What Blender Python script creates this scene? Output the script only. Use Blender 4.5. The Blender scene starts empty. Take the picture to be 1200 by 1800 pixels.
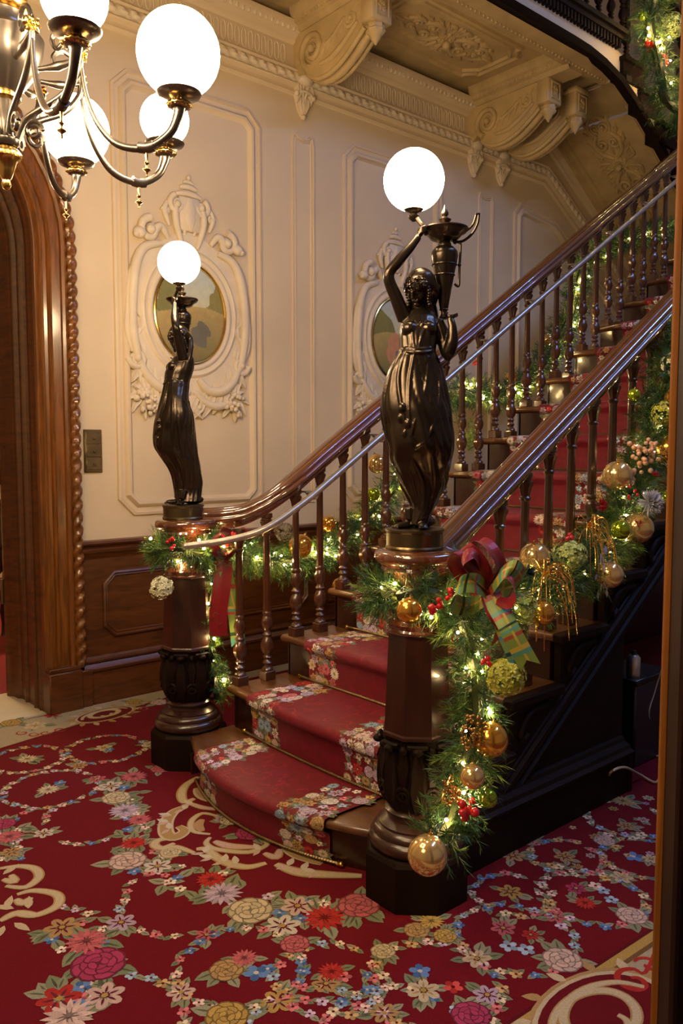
import bpy, bmesh, math, random
from mathutils import Vector, Matrix
R = random.Random(7)
PI = math.pi
C = bpy.context.scene.collection
# ------------------------------------------------------------------ camera geometry
FPX, HZ, SX = 1425.0, 790.0, 1650.0
CAM = Vector((0, 0, 1.5))
pit = math.atan((900-HZ)/FPX)
yaw = math.atan(SX/(FPX/math.cos(pit)))
hd = Vector((math.cos(yaw), math.sin(yaw), 0)); rt = Vector((math.sin(yaw), -math.cos(yaw), 0)); Z = Vector((0, 0, 1))
fw = hd*math.cos(pit)-Z*math.sin(pit); up = Z*math.cos(pit)+hd*math.sin(pit)
def ray(u, v): return fw+rt*((u-600)/FPX)-up*((v-900)/FPX)
def onz(u, v, z=0.0):
    d = ray(u, v); return CAM+d*((z-CAM.z)/d.z)
def ony(u, v, y):
    d = ray(u, v); return CAM+d*((y-CAM.y)/d.y)
WY = 4.53
def wl(u, v):
    p = ony(u, v, WY); return (p.x, p.z)
# ------------------------------------------------------------------ materials
MATS = {}
def mat(name, col, rough=.5, metal=0., coat=0., coatr=.1, noise=0., nscale=8., bump=0., bscale=40., attr=False, emit=None, estr=0., wood=False, spec=.5, stretch=(1, 1, 1), sheen=0., col2=None, trans=0.):
    m = bpy.data.materials.new(name); m.use_nodes = True
    nt = m.node_tree; N = nt.nodes; L = nt.links
    b = N['Principled BSDF']
    b.inputs['Roughness'].default_value = rough; b.inputs['Metallic'].default_value = metal
    b.inputs['Coat Weight'].default_value = coat; b.inputs['Coat Roughness'].default_value = coatr
    b.inputs['Specular IOR Level'].default_value = spec
    b.inputs['Sheen Weight'].default_value = sheen
    b.inputs['Transmission Weight'].default_value = trans
    b.inputs['Base Color'].default_value = (*col, 1)
    src = None
    if attr:
        a = N.new('ShaderNodeAttribute'); a.attribute_name = 'Col'; src = a.outputs['Color']
    if noise > 0 or bump > 0:
        tc = N.new('ShaderNodeTexCoord'); mp = N.new('ShaderNodeMapping'); L.new(tc.outputs['Object'], mp.inputs['Vector'])
        mp.inputs['Scale'].default_value = stretch
    if noise > 0:
        n = N.new('ShaderNodeTexNoise'); n.inputs['Scale'].default_value = nscale; n.inputs['Detail'].default_value = 6
        n.inputs['Distortion'].default_value = 1.2 if wood else 0.2
        L.new(mp.outputs['Vector'], n.inputs['Vector'])
        mr = N.new('ShaderNodeMapRange'); mr.inputs['From Min'].default_value = .3; mr.inputs['From Max'].default_value = .7
        L.new(n.outputs['Fac'], mr.inputs['Value'])
        mx = N.new('ShaderNodeMix'); mx.data_type = 'RGBA'
        L.new(mr.outputs['Result'], mx.inputs['Factor'])
        if src:
            mx.blend_type = 'MULTIPLY'; mr.inputs['To Min'].default_value = 0; mr.inputs['To Max'].default_value = 1
            L.new(src, mx.inputs['A']); mx.inputs['B'].default_value = (1-noise, 1-noise, 1-noise, 1)
        else:
            c2 = col2 if col2 else tuple(c*(1-noise) for c in col)
            mx.inputs['A'].default_value = (*col, 1); mx.inputs['B'].default_value = (*c2, 1)
        src = mx.outputs['Result']
    if src: L.new(src, b.inputs['Base Color'])
    if bump > 0:
        n2 = N.new('ShaderNodeTexNoise'); n2.inputs['Scale'].default_value = bscale; n2.inputs['Detail'].default_value = 4
        L.new(mp.outputs['Vector'], n2.inputs['Vector'])
        bp = N.new('ShaderNodeBump'); bp.inputs['Strength'].default_value = bump; bp.inputs['Distance'].default_value = .004
        L.new(n2.outputs['Fac'], bp.inputs['Height']); L.new(bp.outputs['Normal'], b.inputs['Normal'])
    if emit:
        b.inputs['Emission Color'].default_value = (*emit, 1); b.inputs['Emission Strength'].default_value = estr
    MATS[name] = m; return m
plaster = mat('plaster', (.71, .565, .38), .62, noise=.10, nscale=2.2, bump=.15, bscale=60)
plaster_relief = mat('plaster_relief', (.74, .62, .46), .6, noise=.10, nscale=9, bump=.2, bscale=90)
plaster_gold = mat('ceiling_plaster', (.60, .44, .21), .6, noise=.3, nscale=6, bump=.3, bscale=70)
casing_wood = mat('oak_casing', (.235, .078, .011), .32, coat=.5, coatr=.12, noise=.62, nscale=7, wood=True, stretch=(6, 6, .5), bump=.08)
wains_wood = mat('wainscot_wood', (.13, .040, .008), .4, coat=.12, coatr=.15, noise=.55, nscale=5, wood=True, stretch=(1, 1, 6), bump=.08)
dark_wood = mat('dark_mahogany', (.036, .010, .005), .3, coat=.5, coatr=.15, noise=.5, nscale=6, wood=True, stretch=(4, 4, .8), bump=.06)
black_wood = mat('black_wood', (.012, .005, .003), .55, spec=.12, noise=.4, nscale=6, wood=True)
rail_wood = mat('rail_mahogany', (.13, .036, .012), .25, coat=1., coatr=.045, noise=.45, nscale=4, wood=True, stretch=(.6, 6, 6))
tread_wood = mat('tread_oak', (.15, .055, .016), .3, coat=.6, coatr=.12, noise=.5, nscale=5, wood=True, stretch=(5, .6, 5))
bal_wood = mat('baluster_wood', (.075, .022, .007), .28, coat=.7, coatr=.1, noise=.5, nscale=8, wood=True, stretch=(4, 4, .6))
bronze = mat('bronze', (.075, .055, .040), .27, metal=.85, noise=.45, nscale=9, bump=.10, bscale=50)
bronze_base = mat('bronze_base', (.16, .12, .06), .3, metal=.9, noise=.3, nscale=12)
pewter = mat('chandelier_metal', (.20, .17, .145), .28, metal=.95, noise=.2, nscale=14)
gilt = mat('gilt_brass', (.85, .55, .16), .22, metal=1., noise=.2, nscale=20)
steel = mat('steel_handrail', (.62, .58, .52), .30, metal=.85, noise=.2, nscale=20)
brass_old = mat('old_brass', (.30, .22, .11), .38, metal=.9, noise=.35, nscale=15)
globe_glass = mat('lit_opal_glass', (.95, .93, .88), .25, emit=(1., .74, .43), estr=22.)
bulb_warm = mat('fairy_bulb', (1, .9, .7), .3, emit=(1., .66, .28), estr=190.)
carpet_m = mat('carpet_wool', (1, 1, 1), .95, attr=True, noise=.22, nscale=160, bump=.5, bscale=420, sheen=.04, spec=.08)
runner_m = mat('runner_wool', (1, 1, 1), .55, attr=True, noise=.32, nscale=34, bump=.5, bscale=300, sheen=.04, spec=.4)
rail_wood.node_tree.nodes['Principled BSDF'].inputs['Coat IOR'].default_value = 1.95
colm = mat('painted', (1, 1, 1), .5, attr=True, noise=.15, nscale=30)
foliage = mat('foliage', (1, 1, 1), .55, attr=True, spec=.3)
petalm = mat('silk_petal', (1, 1, 1), .6, attr=True)
ribbonm = mat('ribbon_cloth', (1, 1, 1), .42, attr=True, sheen=.08)
gold_ball = mat('gold_ornament', (.88, .47, .08), .17, metal=.85, noise=.15, nscale=30)
champ_ball = mat('champagne_ornament', (.86, .62, .26), .14, metal=.75, noise=.12, nscale=30)
green_ball = mat('green_ornament', (.36, .50, .03), .12, metal=.8)
red_ball = mat('red_berry', (.55, .01, .015), .18, coat=.6)
gold_glit = mat('gold_glitter', (.9, .55, .16), .25, metal=1.)
silver_m = mat('silver_petal', (.70, .70, .80), .4, metal=.2)
marble = mat('marble_sill', (.62, .55, .42), .3, noise=.15, nscale=5)
jamb_wood = mat('jamb_wood', (.022, .007, .004), .6, spec=.2, noise=.4, nscale=6, wood=True, stretch=(6, 6, .5))
lit_edge_tone = mat('lit_edge_tone', (.20, .07, .012), .75, spec=.05, noise=.5, nscale=5, wood=True, stretch=(6, 6, .5))  # lighter wood colour stands in for chandelier light on the jamb edge
floor_m = mat('floor_boards', (.09, .04, .02), .4, noise=.4, nscale=4, wood=True)
cream_paint = mat('cream_paint', (.62, .50, .34), .6, noise=.08, nscale=3)
red_wool = mat('red_wool', (.22, .008, .01), .9, noise=.15, nscale=60)
cable_m = mat('cream_cable', (.42, .33, .22), .5)
black_m = mat('black_plastic', (.015, .014, .014), .35)
gloss_black = mat('black_metal', (.02, .02, .022), .2, metal=.6)
# ------------------------------------------------------------------ mesh builder
class MB:
    def __init__(s): s.v = []; s.f = []; s.mi = []; s.co = []; s.m = 0; s.c = (1, 1, 1); s.anycol = False
    def V(s, p): s.v.append((p[0], p[1], p[2])); return len(s.v)-1
    def F(s, idx): s.f.append(tuple(idx)); s.mi.append(s.m); s.co.append(s.c)
    def poly(s, pts): s.F([s.V(p) for p in pts])
    def grid(s, rows, closed=False, caps=False):
        ids = [[s.V(p) for p in r] for r in rows]; n = len(ids[0])
        for a, b in zip(ids, ids[1:]):
            for j in range(n if closed else n-1):
                k = (j+1) % n; s.F((a[j], a[k], b[k], b[j]))
        if caps and closed: s.F(ids[0][::-1]); s.F(ids[-1])
    def box(s, x0, x1, y0, y1, z0, z1, bev=0.):
        if x0 > x1: x0, x1 = x1, x0
        if y0 > y1: y0, y1 = y1, y0
        if z0 > z1: z0, z1 = z1, z0
        if bev <= 0:
            i = [s.V((x, y, z)) for x in (x0, x1) for y in (y0, y1) for z in (z0, z1)]
            for f in ((0, 1, 3, 2), (4, 6, 7, 5), (0, 4, 5, 1), (2, 3, 7, 6), (0, 2, 6, 4), (1, 5, 7, 3)): s.F([i[k] for k in f])
            return
        b = bev; X = (x0, x1); Y = (y0, y1); Zz = (z0, z1); D = {}
        for i in (0, 1):
            for j in (0, 1):
                for k in (0, 1):
                    sx, sy, sz = (1-2*i)*b, (1-2*j)*b, (1-2*k)*b
                    D[i, j, k, 0] = s.V((X[i], Y[j]+sy, Zz[k]+sz)); D[i, j, k, 1] = s.V((X[i]+sx, Y[j], Zz[k]+sz)); D[i, j, k, 2] = s.V((X[i]+sx, Y[j]+sy, Zz[k]))
                    s.F((D[i, j, k, 0], D[i, j, k, 1], D[i, j, k, 2]))
        for a in (0, 1):
            s.F([D[a, j, k, 0] for j, k in ((0, 0), (1, 0), (1, 1), (0, 1))])
            s.F([D[j, a, k, 1] for j, k in ((0, 0), (1, 0), (1, 1), (0, 1))])
            s.F([D[j, k, a, 2] for j, k in ((0, 0), (1, 0), (1, 1), (0, 1))])
        for a in (0, 1):
            for b2 in (0, 1):
                s.F((D[a, b2, 0, 0], D[a, b2, 1, 0], D[a, b2, 1, 1], D[a, b2, 0, 1]))
                s.F((D[a, 0, b2, 0], D[a, 1, b2, 0], D[a, 1, b2, 2], D[a, 0, b2, 2]))
                s.F((D[0, a, b2, 1], D[1, a, b2, 1], D[1, a, b2, 2], D[0, a, b2, 2]))
    def lathe(s, prof, c=(0, 0, 0), n=24, rot=0., ax=None, flut=None, cap=True):
        rows = []
        for r, z in prof:
            row = []
            for j in range(n):
                t = rot+2*PI*j/n; rr = r*(1+(flut(t, z) if flut else 0))
                p = Vector((rr*math.cos(t), rr*math.sin(t), z))
                if ax is not None: p = ax @ p
                row.append((c[0]+p[0], c[1]+p[1], c[2]+p[2]))
            rows.append(row)
        s.grid(rows, closed=True, caps=cap)
    def tube(s, pts, rad, n=8, lob=0, lamp=.0, tw=0., caps=True, flat=1.):
        pts = [Vector(p) for p in pts]; m = len(pts)
        if not hasattr(rad, '__len__'): rad = [rad]*m
        T = []
        for i in range(m):
            a = pts[max(i-1, 0)]; b = pts[min(i+1, m-1)]; d = b-a; T.append(d.normalized() if d.length > 1e-9 else Vector((0, 0, 1)))
        u = T[0].orthogonal().normalized(); rows = []; L = 0
        for i in range(m):
            if i: L += (pts[i]-pts[i-1]).length
            u = (u-T[i]*u.dot(T[i]))
            u = u.normalized() if u.length > 1e-6 else T[i].orthogonal().normalized()
            w = T[i].cross(u); row = []
            for j in range(n):
                t = 2*PI*j/n
                r = rad[i]*(1+(lamp*(abs(math.cos(.5*(lob*t-tw*L)))-.6) if lob else 0))
                row.append(pts[i]+u*(r*math.cos(t))+w*(r*math.sin(t)*flat))
            rows.append(row)
        s.grid(rows, closed=True, caps=caps)
    def ball(s, c, r, n=12, m=8, sc=(1, 1, 1), M=None):
        rows = []
        for i in range(1, m):
            a = PI*i/m; row = []
            for j in range(n):
                t = 2*PI*j/n; p = Vector((math.sin(a)*math.cos(t)*r*sc[0], math.sin(a)*math.sin(t)*r*sc[1], math.cos(a)*r*sc[2]))
                if M is not None: p = M @ p
                row.append((c[0]+p[0], c[1]+p[1], c[2]+p[2]))
            rows.append(row)
        ids = [[s.V(p) for p in rw] for rw in rows]
        for a, b in zip(ids, ids[1:]):
            for j in range(n): k = (j+1) % n; s.F((a[j], b[j], b[k], a[k]))
        t0 = Vector((0, 0, r*sc[2])); 
        if M is not None: t0 = M @ t0
        tp = s.V((c[0]+t0[0], c[1]+t0[1], c[2]+t0[2])); bt = s.V((c[0]-t0[0], c[1]-t0[1], c[2]-t0[2]))
        for j in range(n): k = (j+1) % n; s.F((tp, ids[0][j], ids[0][k])); s.F((bt, ids[-1][k], ids[-1][j]))
    def prism(s, pts, d):
        d = Vector(d); a = [Vector(p) for p in pts]; b = [p+d for p in a]; n = len(a)
        ia = [s.V(p) for p in a]; ib = [s.V(p) for p in b]
        s.F(ia[::-1]); s.F(ib)
        for j in range(n): k = (j+1) % n; s.F((ia[j], ia[k], ib[k], ib[j]))
    def build(s, name, mats, parent=None, smooth=40, recalc=True, loc=None):
        me = bpy.data.meshes.new(name); me.from_pydata(s.v, [], s.f)
        if not isinstance(mats, (list, tuple)): mats = [mats]
        for m in mats: me.materials.append(m)
        if len(mats) > 1: me.polygons.foreach_set('material_index', s.mi)
        if any(m.node_tree.nodes.get('Attribute') for m in mats):
            at = me.color_attributes.new('Col', 'FLOAT_COLOR', 'CORNER'); arr = []
            for f, c in zip(s.f, s.co): arr += [c[0], c[1], c[2], 1.]*len(f)
            at.data.foreach_set('color', arr)
        if recalc:
            bm = bmesh.new(); bm.from_mesh(me); bmesh.ops.recalc_face_normals(bm, faces=bm.faces); bm.to_mesh(me); bm.free()
        if smooth:
            me.polygons.foreach_set('use_smooth', [True]*len(me.polygons)); me.set_sharp_from_angle(angle=math.radians(smooth))
        me.update()
        o = bpy.data.objects.new(name, me); C.objects.link(o)
        if parent: o.parent = parent
        if loc: o.location = loc
        return o
def tag(o, label, cat, group=None, kind=None):
    o['label'] = label; o['category'] = cat
    if group: o['group'] = group
    if kind: o['kind'] = kind
    return o
def thing(name, label, cat, loc=(0, 0, 0), rz=0., group=None):
    o = bpy.data.objects.new(name, None); C.objects.link(o); o.location = loc; o.rotation_euler = (0, 0, rz)
    o.empty_display_size = .1
    return tag(o, label, cat, group)
def struct(o, label=None, cat=None):
    o['kind'] = 'structure'
    if label: o['label'] = label
    if cat: o['category'] = cat
    return o
def dup(o, loc=None, rz=None, label=None, parent=None):
    c = o.copy(); C.objects.link(c)
    if parent: c.parent = parent
    if loc is not None: c.location = loc
    if rz is not None: c.rotation_euler = (0, 0, rz)
    if label: c['label'] = label
    for ch in [x for x in bpy.data.objects if x.parent == o]: dup(ch, parent=c)
    return c
def offset_path(pts, d, closed):
    n = len(pts); out = []
    for i in range(n):
        p = Vector(pts[i])
        a = Vector(pts[i-1]) if (closed or i > 0) else None
        b = Vector(pts[(i+1) % n]) if (closed or i < n-1) else None
        d1 = (p-a).normalized() if a is not None else None
        d2 = (b-p).normalized() if b is not None else None
        if d1 is None: d1 = d2
        if d2 is None: d2 = d1
        n1 = Vector((-d1.y, d1.x)); n2 = Vector((-d2.y, d2.x)); m = (n1+n2)
        m = m.normalized() if m.length > 1e-6 else n1
        k = max(.35, m.dot(n1)); out.append(p+m*(d/k))
    return out
def mould(mb, pts, prof, to3, closed=True):
    """sweep prof [(offset, height)] along a mitred 2D path; to3(a, b, h) places it"""
    cols = [[(*q, h) for q in offset_path(pts, o, closed)] for o, h in prof]
    rows = [[to3(*c[i]) for c in cols] for i in range(len(pts))]
    if closed: rows.append(rows[0])
    mb.grid(rows)
def arc(cx, cy, r, a0, a1, n): return [(cx+r*math.cos(a0+(a1-a0)*i/n), cy+r*math.sin(a0+(a1-a0)*i/n)) for i in range(n+1)]
def smooth_pts(pts, n=6, closed=False):
    P = [Vector(p) for p in pts]; m = len(P); out = []
    rng = m if closed else m-1
    for i in range(rng):
        p0 = P[(i-1) % m] if (closed or i > 0) else P[0]; p1 = P[i]; p2 = P[(i+1) % m]
        p3 = P[(i+2) % m] if (closed or i+2 < m) else P[-1]
        for k in range(n):
            t = k/n; out.append(.5*((2*p1)+(p2-p0)*t+(2*p0-5*p1+4*p2-p3)*t*t+(3*p1-p0-3*p2+p3)*t**3))
    if not closed: out.append(P[-1])
    return out
def interp(tab, x):
    if x <= tab[0][0]: return tab[0][1:]
    for a, b in zip(tab, tab[1:]):
        if x <= b[0]:
            t = (x-a[0])/(b[0]-a[0]); return tuple(p+(q-p)*t for p, q in zip(a[1:], b[1:]))
    return tab[-1][1:]
# relief helpers on a surface: to3(a, b, h)
def rl_tube(mb, pts, r, to3, n=8, k=5, h=0.35, taper=True):
    P = smooth_pts([Vector((p[0], p[1])) for p in pts], k); m = len(P)
    rr = [r*((.35+.65*math.sin(PI*(.12+.76*i/(m-1)))) if taper else 1) for i in range(m)]
    mb.tube([to3(p.x, p.y, q*h) for p, q in zip(P, rr)], rr, n)
def volute(mb, cx, cy, r0, turns, dr, a0, rad, to3, tail=None, n=8):
    pts = []; N_ = int(14*turns)
    for i in range(N_+1):
        t = i/N_; r = r0*(1-.86*t); a = a0+dr*2*PI*turns*t; pts.append(Vector((cx+r*math.cos(a), cy+r*math.sin(a))))
    if tail: pts = [Vector(q) for q in tail]+pts
    m = len(pts); rr = [rad*(1-.5*i/m) for i in range(m)]
    mb.tube([to3(p.x, p.y, q*.5) for p, q in zip(pts, rr)], rr, n)
    c = to3(cx, cy, rad*.8); mb.ball(c, rad*1.15, 8, 6)
def rl_leaf(mb, a, b, w, h, to3, bend=0., lobes=0, n=8):
    a = Vector(a); b = Vector(b); d = b-a; nn = Vector((-d.y, d.x)).normalized(); rows = []
    for i in range(n+1):
        t = i/n; c = a+d*t+nn*(bend*math.sin(PI*t)); ww = w*math.sin(PI*min(1, .08+t*.92))**.7
        if lobes: ww *= 1-.28*abs(math.sin(lobes*PI*t))
        hh = h*(.5+.5*math.sin(PI*t)); row = []
        for s_, f in ((-1, -.1), (-.55, .75), (0, .55), (.55, .75), (1, -.1)): row.append(to3(c.x+nn.x*ww*s_, c.y+nn.y*ww*s_, hh*f*(1 if i not in (0,) else .6)))
        rows.append(row)
    mb.grid(rows)
def rosette(mb, cx, cy, r, h, to3, pet=8, rings=2):
    for k in range(rings):
        rr = r*(1-.42*k)
        for j in range(pet):
            a = 2*PI*(j+.5*k)/pet; rl_leaf(mb, (cx+rr*.15*math.cos(a), cy+rr*.15*math.sin(a)), (cx+rr*math.cos(a), cy+rr*math.sin(a)), rr*.36, h*(1+.6*k), to3, lobes=0, n=5)
    mb.ball(to3(cx, cy, h*1.2), r*.22, 10, 7)
onwall = lambda a, b, h: (a, WY-h, b)
# ================================================================== SETTING
fl = MB(); fl.box(-3, 9, -4.5, WY+.5, -.12, -.006); struct(fl.build('floor', floor_m, smooth=0))
# wall with arched doorway
ACX, ACZ, AR = .99, 2.63, .74
w = MB(); w.m = 0
def wallquad(x0, x1, z0, z1): w.poly([(x0, WY, z0), (x1, WY, z0), (x1, WY, z1), (x0, WY, z1)])
wallquad(ACX+AR, 9.0, 0, 4.46); wallquad(-3, ACX-AR, 0, 4.46)
ar = arc(ACX, ACZ, AR, 0, PI, 24)
for a, b in zip(ar, ar[1:]): w.poly([(a[0], WY, a[1]), (a[0], WY, 4.46), (b[0], WY, 4.46), (b[0], WY, b[1])])
w.poly([(ACX+AR, WY, 0), (ACX+AR, WY, ACZ), (ACX+AR, WY+.5, ACZ), (ACX+AR, WY+.5, 0)])
wall = struct(w.build('wall_back', plaster, smooth=0, recalc=False))
# panel mouldings
PP = [(0, 0), (.004, .014), (.02, .018), (.026, .006), (.05, .004), (.056, .016), (.07, .026), (.085, .024), (.095, .008), (.105, 0)]
def oct_path(x0, x1, z0, z1, c):
    return [(x0, z0+c), (x0+c, z0), (x1-c, z0), (x1, z0+c), (x1, z1-c), (x1-c, z1), (x0+c, z1), (x0, z1-c)]
def frame(path, prof, name='panel_moulding', m=plaster, y=WY):
    q = MB(); mould(q, path, prof, lambda a, b, h: (a, y-h, b), True); return q.build(name, m, wall)
for cx in (2.685, 4.46): frame(oct_path(cx-.53, cx+.53, 1.10, 3.71, .10), PP)
PS = [(0, 0), (.004, .012), (.014, .012), (.02, .002), (.03, .010), (.036, 0)]
for cx in (3.57, 5.54):
    top = [(cx+.10, 3.60), (cx+.085, 3.655), (cx+.06, 3.66)]+[(cx+.06*math.cos(a), 3.66-.025*math.sin(a)) for a in (PI*.25, PI*.5, PI*.75)]+[(cx-.06, 3.66), (cx-.085, 3.655), (cx-.10, 3.60)]
    frame([(cx-.10, 1.12), (cx+.10, 1.12)]+top, PS)
frame([(5.92, 1.1), (8.3, 1.1), (8.3, 2.55), (6.55, 3.62), (6.02, 3.68), (5.92, 3.58)], PP)
# wainscot
q = MB(); q.box(1.905, 8.9, WY-.03, WY, 0, .93)
mould(q, [(1.905, 0), (8.9, 0)], [(0, 0)], lambda a, b, h: (a, b, h), False) if False else None
def hmould(mb, x0, x1, prof, n=1):
    """profile of (out from the wall, z) run along the wall"""
    mb.grid([[(x, WY-o, z) for o, z in prof] for x in (x0, x1)])
    for x in (x0, x1): mb.poly([(x, WY-o, z) for o, z in prof]+[(x, WY, prof[-1][1]), (x, WY, prof[0][1])])
hmould(q, 1.905, 8.9, [(0, .97), (.06, .968), (.072, .955), (.066, .945), (.05, .94), (.045, .925), (.055, .915), (.052, .90), (.036, .885), (.03, .86)])
hmould(q, 1.905, 8.9, [(.03, .285), (.036, .27), (.05, .262), (.046, .25), (.036, .245), (.05, .225), (.06, .215), (.058, .20), (.045, .19), (.045, 0)])
struct(q.build('trim_1', wains_wood, smooth=35), 'brown wooden wainscot along the foot of the plaster wall', 'wainscot')
wa = bpy.data.objects['trim_1']
for x0 in (2.03, 2.86, 3.69, 4.52, 5.35):
    q = MB(); mould(q, oct_path(x0, x0+.72, .385, .785, .07), [(0, 0), (.004, .014), (.014, .02), (.022, .008), (.03, .012), (.038, -.002)], lambda a, b, h: (a, WY-.03-h, b), True)
    q.poly([(a, WY-.0315, b) for a, b in oct_path(x0+.03, x0+.69, .415, .755, .06)]); q.build('wainscot_panel', wains_wood, wa)
# cornice: lower moulds, rope, frieze, crown.  follows wall then slopes down after X=6.39
BX, SL = 6.36, .60
def cz(x, z): return z if x <= BX else z-(x-BX)*SL
def run(mb, prof, xs):
    mb.grid([[(x, WY-o, cz(x, z)) for o, z in prof] for x in xs])
xs = (.2, BX, 8.9)
q = MB()
run(q, [(0, 3.895), (.012, 3.90), (.02, 3.915), (.014, 3.93), (.014, 3.945), (.04, 3.955), (.045, 3.965), (.03, 3.975), (.03, 4.03), (.05, 4.035), (.056, 4.048), (.03, 4.06), (.014, 4.065), (.010, 4.22), (.03, 4.235), (.036, 4.25), (.06, 4.262), (.09, 4.285), (.10, 4.30), (.10, 4.335)], xs)
tr2 = struct(q.build('trim_2', plaster, smooth=35), 'plaster cornice running below the landing ceiling', 'cornice')
q = MB(); P = []
x = .3
while x < 8.6: P.append((x, WY-.034, cz(x, 4.003))); x += .011
q.tube(P, .027, 10, lob=2, lamp=.5, tw=2*PI/.075*1.0)
q.build('rope_moulding', plaster_relief, tr2)
q = MB()   # frieze of upright ovals
x = .9
while x < 5.25:
    if not (3.40 < x < 3.73):
        pts = []
        for i in range(16):
            t = 2*PI*i/16; cs, sn = math.cos(t), math.sin(t); pts.append(Vector((x+.017*cs, WY-.013, 4.142+.058*(abs(sn)**.75)*(1 if sn > 0 else -1))))
        q.tube(pts+[pts[0]], .0045, 5, caps=False)
    x += .052
q.build('frieze_flutes', plaster_relief, tr2)
q = MB()   # egg and dart beading on the crown
x = .6
while x < 5.3: q.ball((x, WY-.085, 4.283), .016, 6, 5, (.8, 1, 1.1)); x += .045
q.build('crown_beading', plaster_relief, tr2)
# ceiling (underside of the landing) and the sloping soffit of the upper flight
EY = 3.45
q = MB()
CZ = 4.40
q.poly([(-1, EY+.14, CZ), (5.9, EY+.14, CZ), (5.9, WY, CZ), (-1, WY, CZ)])
q.poly([(5.9, EY, 4.36), (BX, EY, 4.30), (BX, WY, 4.30), (5.9, WY, 4.36)])
q.poly([(BX, EY, 4.28), (8.9, EY, 4.28-(8.9-BX)*.62), (8.9, WY, 4.28-(8.9-BX)*.62), (BX, WY, 4.28)])
ceil_ = struct(q.build('ceiling', plaster_gold, smooth=0, recalc=False))
onceil = lambda a, b, h: (a, b, CZ-h)
def slope_pt(a, b, h):
    n = Vector((-.62, 0, -1)).normalized(); p = Vector((a, b, 4.28-(a-BX)*.62)); return tuple(p+n*h)
CP = [(0, 0), (.006, .02), (.02, .026), (.03, .008), (.05, .006), (.055, .018), (.07, .02), (.078, 0)]
def coffer(x0, x1, y0, y1, c, to3, name='coffer_moulding'):
    path = [(x0, y0+c), (x0+c*.5, y0+c), (x0+c, y0+c*.5), (x0+c, y0), (x1-c, y0), (x1-c, y0+c*.5), (x1-c*.5, y0+c), (x1, y0+c), (x1, y1-c), (x1-c*.5, y1-c), (x1-c, y1-c*.5), (x1-c, y1), (x0+c, y1), (x0+c, y1-c*.5), (x0+c*.5, y1-c), (x0, y1-c)]
    q = MB(); mould(q, path, CP, to3, True); q.build(name, plaster_gold, ceil_)
coffer(3.86, 5.08, 3.74, 4.34, .09, onceil); coffer(2.0, 3.28, 3.74, 4.34, .09, onceil)
coffer(6.0, 7.6, 3.62, 4.40, .1, slope_pt)
# edge beam with beads, at the open side of the landing
q = MB()
q.grid([[(x, y, z) for y, z in ((EY+.22, CZ), (EY+.21, 4.37), (EY+.19, 4.36), (EY+.18, 4.335), (EY+.155, 4.325), (EY+.145, 4.30), (EY+.10, 4.295), (EY+.08, 4.31), (EY+.03, 4.315), (EY, 4.33))] for x in (-1, 5.75)])
q.poly([(5.75, EY+.22, CZ), (5.75, EY+.145, 4.30), (5.75, EY, 4.33), (5.75, EY, CZ)])
eb = struct(q.build('trim_3', plaster_gold, smooth=35), 'plaster moulding along the open edge of the landing', 'moulding')
q = MB(); x = 3.3
while x < 5.75: q.ball((x, EY+.165, 4.333), .015, 6, 5, (.8, 1, 1)); q.ball((x+.02, EY+.09, 4.30), .010, 6, 4); x += .042
q.build('beading', plaster_gold, eb)
# cross beams above the brackets
for bx in (3.56, 5.36):
    q = MB(); a, b = bx-.085, bx+.085
    for sgn, xx in ((-1, a), (1, b)):
        q.grid([[(xx+sgn*o, y, z) for o, z in ((0, 4.27), (.012, 4.28), (.02, 4.30), (.045, 4.31), (.05, 4.335), (.07, 4.345), (.08, 4.37), (.085, CZ))] for y in (WY-.09, EY+.10)])
    q.poly([(a, WY, 4.27), (b, WY, 4.27), (b, EY+.10, 4.27), (a, EY+.10, 4.27)]); q.poly([(a, EY+.10, 4.27), (b, EY+.10, 4.27), (b, EY+.10, 4.40), (a, EY+.10, 4.40)])
    y = WY-.14
    while y > EY+.2:
        for sgn, xx in ((-1, a), (1, b)): q.ball((xx+sgn*.045, y, 4.322), .013, 6, 4)
        y -= .042
    q.build('cross_beam', plaster_gold, ceil_)
# landing fascia: dark lower trim, cream board, dark dentil band  (curving down into the flight)
def fasc(off0, off1):
    base = [(-1, 4.335), (5.15, 4.335), (5.35, 4.33), (5.55, 4.305), (5.75, 4.255), (5.95, 4.165), (6.2, 4.02), (6.5, 3.835), (7.5, 3.215), (8.8, 2.41)]
    return base
def band(mb, lo, hi, y, th):
    b = fasc(0, 0); rows = []
    pts = offset_path([Vector(p) for p in b], 0, False)
    A = offset_path([Vector(p) for p in b], lo, False); B = offset_path([Vector(p) for p in b], hi, False)
    for p, r_ in zip(A, B): rows.append([(p.x, y+.02, p.y), (p.x, y-th, p.y), (p.x, y-th*.4, p.y+(r_.y-p.y)*.3), (p.x+(r_.x-p.x)*.5, y-th*.6, (p.y+r_.y)/2), (r_.x, y-th, r_.y-.004), (r_.x, y+.02, r_.y)])
    mb.grid(rows)
q = MB(); band(q, .0, .055, EY, .045); band(q, .055, .085, EY, .02); t4 = struct(q.build('trim_4', black_wood, smooth=35), 'black wooden moulding edging the landing and curving down the upper flight', 'moulding')
q = MB(); b = fasc(0, 0); A = offset_path([Vector(p) for p in b], .07, False); B = offset_path([Vector(p) for p in b], .24, False)
q.grid([[(p.x, EY, p.y), (r_.x, EY, r_.y)] for p, r_ in zip(A, B)])
struct(q.build('trim_5', cream_paint, smooth=0, recalc=False), 'cream board on the outside of the landing', 'fascia board')
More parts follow.
